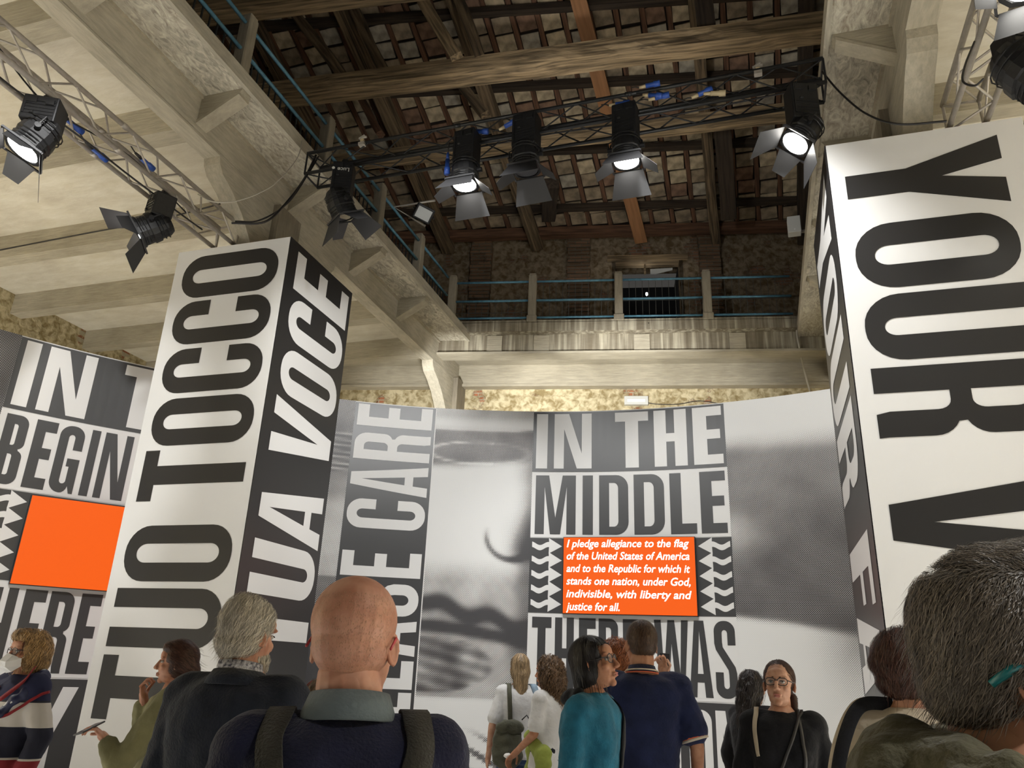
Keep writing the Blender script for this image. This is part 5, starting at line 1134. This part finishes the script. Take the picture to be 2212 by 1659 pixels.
M['check'] = pm('check_shirt', (.5, .5, .55), .8, var=.8, scale=90, col2=(.06, .06, .10))
collar(p, .070, .082, 1.475, 1.520, M['check'], y=-.012, name='shirt_collar'); collar(p, .082, .118, 1.445, 1.492, C_['blazer'], y=-.012, name='blazer_collar')

# 3 grey haired man at the right edge
p = person(2186, 1450, .86, -80, 'close grey haired man at the right edge in an olive hooded jacket', skin=SK2, yaw=4, pitch=-2, top=C_['olive'], infl=.034, sleeve=2, sleeve_r=.03, trousers=C_['dark'], vox=.009, hvox=.003, fold=.016, shoulder=1.0, neck_len=.028, hsc=.92,
           hair=dict(c='grey', vol=[('e', (0, -.018, .040), (.083, .098, .102)), ('e', (0, -.052, -.010), (.070, .056, .058)), ('e', (0, .015, .100), (.070, .075, .045))], n=15000, w=.00045, len=.0105, segs=5, wave=.22, wf=.8, lift=.010, amp=.006, sc=22, free=.10, vox=.0042, cut=nofront, flow=lambda q, n, r: (r.uniform(-.3, .3), -.55 + r.uniform(-.35, .35) + (1.1 if q.z > .11 else 0), -1.0 + (.7 if q.z > .1 else 0)), pick=lambda q: (q.y < .05 or q.z > .06) and not (abs(q.x) > .06 and q.y > -.03 and q.z < .0) and q.z > -.045))
glasses(p, M['frame_teal'], .026, .018)
for sg in (-1, 1):
    g = MB().tube([(sg * .083, -.005, .012), (sg * .084, -.035, .0), (sg * .080, -.055, -.018)], [.004, .005, .0045], 8); g.xf(p['W']); g.build('temple_tip', M['frame_teal'], p['root'], True)
h = MB(); h.cap((-.13, -.05, 1.475), (.0, -.12, 1.455), .040, .050).cap((0, -.12, 1.455), (.13, -.05, 1.475), .052, .040).cap((-.12, -.05, 1.46), (-.06, .08, 1.43), .034, .026).cap((.12, -.05, 1.46), (.06, .08, 1.43), .034, .026).ell((0, -.115, 1.43), (.12, .06, .09)).ell((0, -.135, 1.465), (.10, .045, .05))
h.xf(Matrix.Diagonal((p['s'],) * 3 + (1,))); h = remesh(h, .007, 3); rough_up(h, .022, 14, 3); rough_up(h, .008, 34, 5); h.xf(p['Rm']); h.build('hood', C_['olive'], p['root'], True)
strap(p['bvh'], [(-.02, -.2, 1.28), (.10, -.10, 1.40), (.15, -.0, 1.45), (.12, .09, 1.35)], .07, .012, 'bag_strap', C_['black'], p['root'], p['Rm'], lift=.01)

# 4 person with brown hair and cream top
p = person(1957, 1440, 2.85, -8, 'person with thick brown hair and cream top, dark strap on the left shoulder', female=True, skin=SK2, top=C_['cream'], infl=.022, sleeve=1.8, sleeve_r=.022, trousers=C_['dark'], vox=.010, yaw=-14,
           hair=dict(c='auburn', vol=CAP + [('e', (0, -.030, .015), (.100, .106, .103)), ('e', (0, -.05, -.05), (.082, .062, .05))], n=4200, w=.0008, len=.015, segs=5, wave=.45, lift=.010, amp=.012, sc=20, free=.05, vox=.006, cut=nofront, pick=lambda q: q.y < .05 or q.z > .07))
strap(None, [(-.055, -.02, 1.485), (-.15, -.085, 1.475), (-.205, -.13, 1.37), (-.245, -.14, 1.22), (-.26, -.12, 1.05)], .045, .006, 'bag_strap', C_['black'], p['root'], p['Rm'] @ Matrix.Diagonal((p['s'],) * 3 + (1,)))
strap(None, [(-.075, -.01, 1.492), (-.165, -.07, 1.482), (-.225, -.115, 1.38), (-.265, -.125, 1.24), (-.28, -.105, 1.09)], .026, .006, 'strap_lining', C_['cream'], p['root'], p['Rm'] @ Matrix.Diagonal((p['s'],) * 3 + (1,)))

# 5 woman in teal
p = person(1279, 1432, 3.75, -112, 'dark haired woman in glasses and a teal sweater looking up to the right', female=True, skin=SK2, yaw=0, pitch=14, top=C_['teal'], infl=.022, sleeve=1.95, sleeve_r=.020, trousers=C_['dark'], shoulder=.98, fold=.012,
           arms=(((-.205, -.02, 1.12), (-.15, .12, .92)), ((.20, -.03, 1.12), (.19, .10, .90))),
           hair=dict(c='black', vol=CAP + [('e', (0, -.03, -.02), (.088, .088, .09)), ('c', (0, -.05, -.03), (0, -.085, -.16), .066, .045), ('e', (.055, .03, .055), (.03, .045, .04)), ('e', (-.055, .03, .055), (.03, .045, .04))], n=2400, w=.0014, len=.022, segs=6, wave=.12, lift=.004, amp=.004, sc=18, vox=.007, cut=lambda v: v.y > .06 and v.z < .07 or v.y > .03 and v.z < .0, pick=lambda q: q.y < .05 or q.z > .07))
glasses(p, M['frame_dk'], .025, .020)
strap(p['bvh'], [(.02, .12, 1.05), (-.02, .15, 1.20), (-.08, .09, 1.40), (-.115, -.0, 1.47), (-.10, -.10, 1.38), (-.02, -.14, 1.15)], .05, .006, 'bag_strap', C_['black'], p['root'], p['Rm'], lift=.006)
h = MB(); h.cap((-.09, -.03, 1.475), (0, -.12, 1.45), .03, .04).cap((0, -.12, 1.45), (.09, -.03, 1.475), .04, .03); h.xf(Matrix.Diagonal((p['s'],) * 3 + (1,))); h = remesh(h, .009, 3); rough_up(h, .012, 20, 3); h.xf(p['Rm']); h.build('hood', C_['black'], p['root'], True)

# 6 man in the navy polo
ARM6 = (((-.262, -.04, 1.14), (-.275, .05, .90)), ((.262, -.04, 1.14), (.27, .06, .90)))
p = person(1385, 1393, 4.40, 4, 'short haired man seen from behind in a navy polo with orange striped cuffs', skin=SK2, yaw=12, pitch=-4, arms=ARM6, top=C_['polo'], infl=.022, sleeve=.70, sleeve_r=.024, trousers=C_['dark'], shoulder=1.06, fold=.011,
           hair=dict(c='brown', vol=[('e', (0, -.022, .032), (.080, .099, .095)), ('e', (0, -.04, -.01), (.070, .066, .06))], n=4200, w=.0006, len=.005, segs=3, wave=.2, lift=.004, amp=.0015, vox=.005, cut=nofront, pick=lambda q: (q.y < .05 or q.z > .07) and not (q.z > .10 and abs(q.x) < .03 and q.y < -.01 and q.y > -.06)))
M['orange_trim'] = cloth('orange_trim', (.55, .12, .06), 60, .1, v=.1); M['cream_trim'] = cloth('cream_trim', (.6, .52, .42), 60, .1, v=.1)
for sg, a in zip((-1, 1), ARM6):
    sh = (sg * .172 * 1.06, -.005, 1.405)
    ring_on_arm(p, sh, a[0], .80, .076, .010, M['cream_trim'], 'cuff_stripe'); ring_on_arm(p, sh, a[0], .84, .076, .012, M['orange_trim'], 'cuff_stripe'); ring_on_arm(p, sh, a[0], .88, .076, .012, M['cream_trim'], 'cuff_stripe')
collar(p, .064, .080, 1.470, 1.505, C_['polo'], y=-.012); collar(p, .0815, .0825, 1.466, 1.472, M['orange_trim'], y=-.012, name='collar_stripe', fold=False); collar(p, .078, .0795, 1.478, 1.485, M['cream_trim'], y=-.012, name='collar_stripe', fold=False)

# 7 red haired visitor holding up a phone, behind the polo man
ARMR = (((-.22, .02, 1.12), (-.20, .12, .92)), ((.30, .12, 1.24), (.335, .26, 1.53)))
p = person(1330, 1425, 5.3, 2, 'red curly haired person behind the polo man, holding up a phone', female=True, skin=SK, top=C_['dark'], infl=.016, sleeve=1.5, sleeve_r=.014, trousers=C_['dark'], arms=ARMR, hands=('', ((-.1, .2, 1), (-.6, -1, 0), .8)),
           hair=dict(c='red', vol=CAP + [('e', (0, -.04, -.03), (.105, .09, .12)), ('c', (0, -.05, -.08), (0, -.07, -.22), .09, .055)], n=2600, w=.0016, len=.018, segs=7, wave=.9, wf=1.9, lift=.010, amp=.014, sc=34, vox=.009, cut=nofront, free=.1, pick=lambda q: q.y < .05))
q = w2(p, (.345, .315, 1.60)); phone(q, (.05, .1, 1), (0, -1, .1), 'grey phone held up beside the head of the polo man')

# 8 blond visitor with backpack
p = person(1123, 1444, 6.9, 12, 'long haired blond visitor seen from behind in white t-shirt and jeans', female=True, skin=SK, top=C_['white'], infl=.016, sleeve=.75, sleeve_r=.014, trousers=C_['jeans'], vox=.013,
           hair=dict(c='ash', vol=CAP + [('e', (0, -.035, -.02), (.088, .08, .10)), ('c', (0, -.055, -.05), (0, -.075, -.23), .072, .050)], n=1500, w=.0020, len=.03, segs=7, wave=.10, lift=.004, amp=.004, sc=16, vox=.009, cut=nofront, pick=lambda q: q.y < .05))
bk = empty('backpack', w2(p, (-.10, -.17, 1.0)), p['root'].rotation_euler.z); tag(bk, 'olive backpack slung on the blond visitor in the white t-shirt', 'backpack')
def blob(parent, ops, vox, m, name, Mx, amp=0, sc=20, sm_=2):
    b = MB()
    for q in ops: (b.ell(*q[1:]) if q[0] == 'e' else b.cap(*q[1:]))
    b = remesh(b, vox, sm_)
    if amp: rough_up(b, amp, sc, 4)
    b.xf(Mx); return b.build(name, m, parent, True)
Mx = p['Rm'] @ Matrix.Diagonal((p['s'],) * 3 + (1,))
blob(bk, [('e', (-.13, -.20, 1.03), (.13, .085, .17)), ('e', (-.13, -.20, .93), (.14, .095, .12))], .012, C_['bag'], 'sack', Mx, .012, 16)
blob(bk, [('e', (-.12, -.235, 1.14), (.125, .06, .06))], .010, C_['bag'], 'flap', Mx, .010, 18)
strap(p['bvh'], [(-.08, .1, 1.3), (-.10, .02, 1.46), (-.10, -.09, 1.38), (-.12, -.16, 1.20), (-.13, -.18, 1.10)], .04, .006, 'shoulder_strap', C_['bag'], bk, p['Rm'])
MB().tube([Mx @ V((-.02, -.24, 1.20)), Mx @ V((.02, -.25, 1.24)), Mx @ V((.05, -.24, 1.20)), Mx @ V((.04, -.23, 1.14))], .006, 6).build('handle', M['cable'], bk, True)
strap(p['bvh'], [(.10, .1, 1.3), (.11, .02, 1.46), (.14, -.09, 1.36), (.16, -.12, 1.15), (.16, -.1, 1.0)], .06, .010, 'shoulder_sweater', C_['ltblue'], p['root'], p['Rm'])

# 9 curly haired woman
p = person(1186, 1452, 6.4, 62, 'curly haired woman in a white t-shirt and lime wrap with a bent arm', female=True, skin=SK2, top=C_['white'], infl=.016, sleeve=.75, sleeve_r=.015, trousers=C_['dark'], vox=.013, arms=(((-.20, .02, 1.14), (-.15, .22, .98)), ((.20, -.02, 1.13), (.20, .10, .92))), hands=((None, (0, 0, -1), .6), ''),
           hair=dict(c='curlybrown', vol=CAP + [('e', (0, -.04, -.01), (.115, .10, .125)), ('c', (0, -.06, -.08), (0, -.08, -.20), .10, .065)], n=2400, w=.0018, len=.016, segs=7, wave=1.0, wf=2.0, lift=.012, amp=.018, sc=36, vox=.009, cut=lambda v: v.y > .05 and v.z < .08 or v.y > .03 and v.z < 0, free=.12, pick=lambda q: q.y < .06))
blob(p['root'], [('c', (-.12, .10, 1.12), (-.16, -.05, .95), .05, .07), ('c', (-.16, -.05, 1.0), (-.18, -.02, .55), .07, .05), ('c', (0, .13, 1.0), (-.12, .1, .62), .06, .05)], .014, C_['lime'], 'wrap', p['Rm'] @ Matrix.Diagonal((p['s'],) * 3 + (1,)), .02, 14)
g = MB().tube([(-.03, .05, .115), (0, .06, .12), (.03, .05, .115)], .009, 6); g.xf(p['W']); g.build('sunglasses', M['frame_dk'], p['root'], True)
q = w2(p, (-.13, .30, .955)); tag(blob(None, [('e', (0, 0, 0), (.035, .03, .02))], .006, M['chalk'], 'crumpled_paper', Matrix.Translation(q), .004, 60), 'crumpled white paper in the curly haired woman hand', 'paper')

# 10 woman in black with glasses, facing us
p = person(1683, 1478, 4.15, 178, 'woman with glasses and tied back hair in a black top, facing the camera', female=True, skin=SK, yaw=-6, pitch=8, roll=0, top=C_['black'], infl=.020, sleeve=1.95, sleeve_r=.020, trousers=C_['dark'], shoulder=1.03, fold=.009, hvox=.0035,
           hair=dict(c='auburn', vol=[('e', (0, -.024, .034), (.082, .100, .097)), ('e', (0, -.10, .04), (.04, .04, .04)), ('c', (-.06, -.06, -.06), (-.07, -.04, -.20), .022, .014)], n=2600, w=.0009, len=.018, segs=5, wave=.15, lift=.004, amp=.003, sc=20, vox=.005, free=.05, cut=lambda v: (v.y > .052 and v.z < .085) or (v.y > .015 and v.z < .02), flow=lambda q, n, r: (r.uniform(-.1, .1), -1, -.5), pick=lambda q: q.y < .06 or q.z > .085))
glasses(p, M['frame_dk'], .026, .019); collar(p, .078, .090, 1.455, 1.462, C_['black'], y=-.005, name='neckline', fold=False)
strap(p['bvh'], [(-.105, .13, 1.10), (-.10, .12, 1.25), (-.09, .09, 1.40), (-.085, 0, 1.46)], .016, .004, 'cross_strap', M['cable'], p['root'], p['Rm'])
strap(p['bvh'], [(.16, .02, 1.05), (.03, .15, 1.15), (-.05, .12, 1.32), (-.10, .05, 1.45), (-.10, -.05, 1.42)], .014, .005, 'cross_strap', M['cable'], p['root'], p['Rm'])
strap(p['bvh'], [(.135, .12, 1.22), (.13, .08, 1.36), (.125, .02, 1.45), (.13, -.06, 1.40)], .024, .004, 'tote_strap', C_['cream'], p['root'], p['Rm'])

# 11 dark haired visitor behind her
p = person(1624, 1486, 5.7, -40, 'long dark haired visitor in a black coat behind the woman in black', female=True, skin=SK, top=C_['coat'], infl=.035, sleeve=2, sleeve_r=.028, trousers=C_['dark'], vox=.014,
           hair=dict(c='dark', vol=CAP + [('e', (0, -.03, -.02), (.092, .085, .10)), ('c', (0, -.06, -.05), (0, -.10, -.26), .080, .065)], n=2000, w=.0018, len=.026, segs=7, wave=.5, wf=1.2, lift=.008, amp=.010, sc=24, vox=.009, cut=nofront, free=.08, pick=lambda q: q.y < .05))

# 12 woman with mask at the left
m = bpy.data.materials.new('striped_sweater'); m.use_nodes = True; nt = m.node_tree; b = nt.nodes['Principled BSDF']; b.inputs['Roughness'].default_value = .85; tc = nt.nodes.new('ShaderNodeTexCoord'); sp = nt.nodes.new('ShaderNodeSeparateXYZ'); nt.links.new(tc.outputs['Object'], sp.inputs[0]); mp = nt.nodes.new('ShaderNodeMapRange'); mp.inputs[1].default_value = .8; mp.inputs[2].default_value = 1.5; nt.links.new(sp.outputs[2], mp.inputs[0]); cr = nt.nodes.new('ShaderNodeValToRGB'); cr.color_ramp.interpolation = 'CONSTANT'; e = cr.color_ramp.elements
for i, (q, c) in enumerate(((0, (.5, .46, .40)), (.10, (.22, .012, .02)), (.285, (.55, .5, .44)), (.30, (.012, .013, .028)), (.53, (.55, .51, .46)), (.72, (.02, .02, .028)), (.735, (.010, .013, .05)))):
    x = e[i] if i < 2 else e.new(q); x.position = q; x.color = (*c, 1)
nt.links.new(mp.outputs[0], cr.inputs[0]); nt.links.new(cr.outputs[0], b.inputs['Base Color'])
p = person(64, 1408, 4.75, 118, 'curly blond woman in a white mask, polka dot scarf and striped sweater', female=True, skin=SKR, yaw=0, pitch=0, top=m, infl=.030, sleeve=1.85, sleeve_r=.032, trousers=C_['jeans'], shoulder=1.05, arms=(((-.25, -.05, 1.14), (-.24, .02, .90)), ((.24, .03, 1.14), (.2, .16, .95))),
           hair=dict(c='blond', vol=CAP + [('e', (0, -.03, .0), (.105, .105, .115)), ('e', (0, -.05, -.07), (.095, .08, .07)), ('e', (0, .05, .095), (.07, .05, .035))], n=2800, w=.0015, len=.015, segs=6, wave=.7, wf=1.4, lift=.010, amp=.014, sc=26, vox=.007, cut=lambda v: v.y > .055 and v.z < .07 or v.y > .03 and v.z < -.0, free=.15, pick=lambda q: q.y < .06 or q.z > .07))
glasses(p, M['frame_dk'], .027, .018)
mk = MB(); vs = [(0, .116, -.012), (.034, .100, -.022), (.060, .058, -.040), (.056, .050, -.085), (.030, .085, -.118), (0, .098, -.125), (-.030, .085, -.118), (-.056, .050, -.085), (-.060, .058, -.040), (-.034, .100, -.022), (0, .152, -.055), (.034, .135, -.062), (-.034, .135, -.062), (0, .145, -.085), (.03, .128, -.09), (-.03, .128, -.09)]
mk.add([V(v) for v in vs], [(0, 10, 11, 1), (1, 11, 2), (2, 11, 14, 3), (3, 14, 4), (4, 14, 13, 5), (10, 13, 14, 11), (0, 9, 12, 10), (9, 8, 12), (8, 7, 15, 12), (7, 6, 15), (6, 5, 13, 15), (10, 12, 15, 13)]); mk.xf(p['W']); o = mk.build('mask', M['chalk'], p['root']); sd = o.modifiers.new('s', 'SOLIDIFY'); sd.thickness = .002
for sg in (-1, 1):
    g = MB().tube([(sg * .06, .058, -.04), (sg * .08, 0, .01)], .0012, 4); g.xf(p['W']); g.build('mask_loop', M['chalk'], p['root'])
M['dots'] = pm('polka_dots', (.012, .016, .06), .5); nt = M['dots'].node_tree; vo = nt.nodes.new('ShaderNodeTexVoronoi'); vo.inputs['Scale'].default_value = 17; vo.inputs['Randomness'].default_value = .35; tc = nt.nodes.new('ShaderNodeTexCoord'); nt.links.new(tc.outputs['Object'], vo.inputs['Vector']); cr = nt.nodes.new('ShaderNodeValToRGB'); cr.color_ramp.interpolation = 'CONSTANT'; cr.color_ramp.elements[0].color = (.6, .6, .6, 1); cr.color_ramp.elements[1].position = .30; cr.color_ramp.elements[1].color = (.012, .016, .06, 1); nt.links.new(vo.outputs['Distance'], cr.inputs[0]); nt.links.new(cr.outputs[0], nt.nodes['Principled BSDF'].inputs['Base Color'])
Mx = p['Rm'] @ Matrix.Diagonal((p['s'],) * 3 + (1,))
blob(p['root'], [('c', (-.10, -.06, 1.47), (-.16, .05, 1.38), .045, .05), ('c', (-.16, .05, 1.38), (-.10, .13, 1.27), .045, .03), ('c', (.10, -.04, 1.46), (.02, .12, 1.36), .045, .04), ('c', (-.1, -.06, 1.47), (.1, -.04, 1.46), .045, .045)], .009, M['dots'], 'scarf', Mx, .014, 22)
strap(p['bvh'], [(-.215, -.03, 1.36), (-.215, .05, 1.31), (-.15, .12, 1.24), (-.10, .15, 1.22)], .016, .004, 'scarf_border', C_['scarf'], p['root'], p['Rm'], lift=.012)
strap(None, [(-.13, .02, 1.50), (-.17, .09, 1.42), (-.12, .17, 1.32)], .03, .006, 'scarf_border', C_['scarf'], p['root'], p['Rm'])
strap(p['bvh'], [(.0, .14, 1.40), (.03, .17, 1.30), (.06, .19, 1.18), (.05, .19, 1.08)], .05, .006, 'scarf_end', C_['scarf'], p['root'], p['Rm'], lift=.012)
blob(p['root'], [('c', (.0, .20, 1.10), (.06, .26, .80), .09, .10), ('c', (-.08, .12, 1.02), (.08, .26, 1.0), .06, .08)], .012, C_['jeans'], 'jacket_over_arm', Mx, .02, 14)

# 13 woman in khaki, phone in hand
ARMK = (((-.20, .20, 1.06), (-.17, .29, 1.20)), ((.17, .16, 1.18), (.04, .16, 1.40)))
p = person(386, 1432, 4.5, 84, 'brown haired woman in a khaki blouse, profile to the left, beside the blazer man', female=True, skin=SKR, yaw=0, pitch=2, top=C_['khaki'], infl=.030, sleeve=1.8, sleeve_r=.028, trousers=C_['khaki'], arms=ARMK, hands=(((0, .7, .6), (0, .3, -1), .7), ((-.1, .3, 1), (-.2, -1, .2), 1.0)), fold=.014,
           hair=dict(c='auburn', vol=CAP + [('e', (0, -.03, .0), (.088, .092, .10)), ('e', (0, -.09, -.05), (.06, .05, .06)), ('e', (0, .035, .082), (.064, .056, .042))], n=2400, w=.0011, len=.02, segs=5, wave=.25, lift=.006, amp=.008, sc=18, vox=.006, cut=lambda v: v.y > .055 and v.z < .055 or v.y > .025 and v.z < .0, flow=lambda q, n, r: (0, -1, -.5 + r.uniform(-.2, .2)), pick=lambda q: q.y < .055 or q.z > .08))
q = w2(p, (-.17, .385, 1.255)); phone(q, (0, 1, .35), (-.3, -.3, 1), 'dark phone held level by the woman in the khaki blouse')

# 14 visitor half hidden behind the bald man
p = person(692, 1466, 4.0, 10, 'visitor with curly hair and a red headband half hidden behind the bald man', female=True, skin=SK, top=C_['coat'], infl=.02, sleeve=2, sleeve_r=.02, trousers=C_['dark'], vox=.014, H=1.5,
           hair=dict(c='curlybrown', vol=CAP + [('e', (0, -.04, -.03), (.10, .09, .12)), ('c', (0, -.06, -.08), (0, -.08, -.2), .085, .06)], n=2200, w=.0012, len=.018, segs=7, wave=.6, wf=1.5, lift=.008, amp=.012, sc=26, vox=.008, cut=nofront, pick=lambda q: q.y < .05))
hb = MB().tube([(.095 * math.cos(a), -.01 + .02 * math.sin(a), .02 + .108 * math.sin(a)) for a in [math.pi * i / 14 for i in range(15)]], .008, 8); hb.xf(p['W']); hb.build('headband', C_['scarf'], p['root'], True)
M['pink'] = cloth('pink_scrunchie', (.42, .15, .17), 60, .3)
blob(p['root'], [('e', (-.09, -.05, .02), (.035, .03, .035))], .006, M['pink'], 'scrunchie', p['W'], .012, 50)
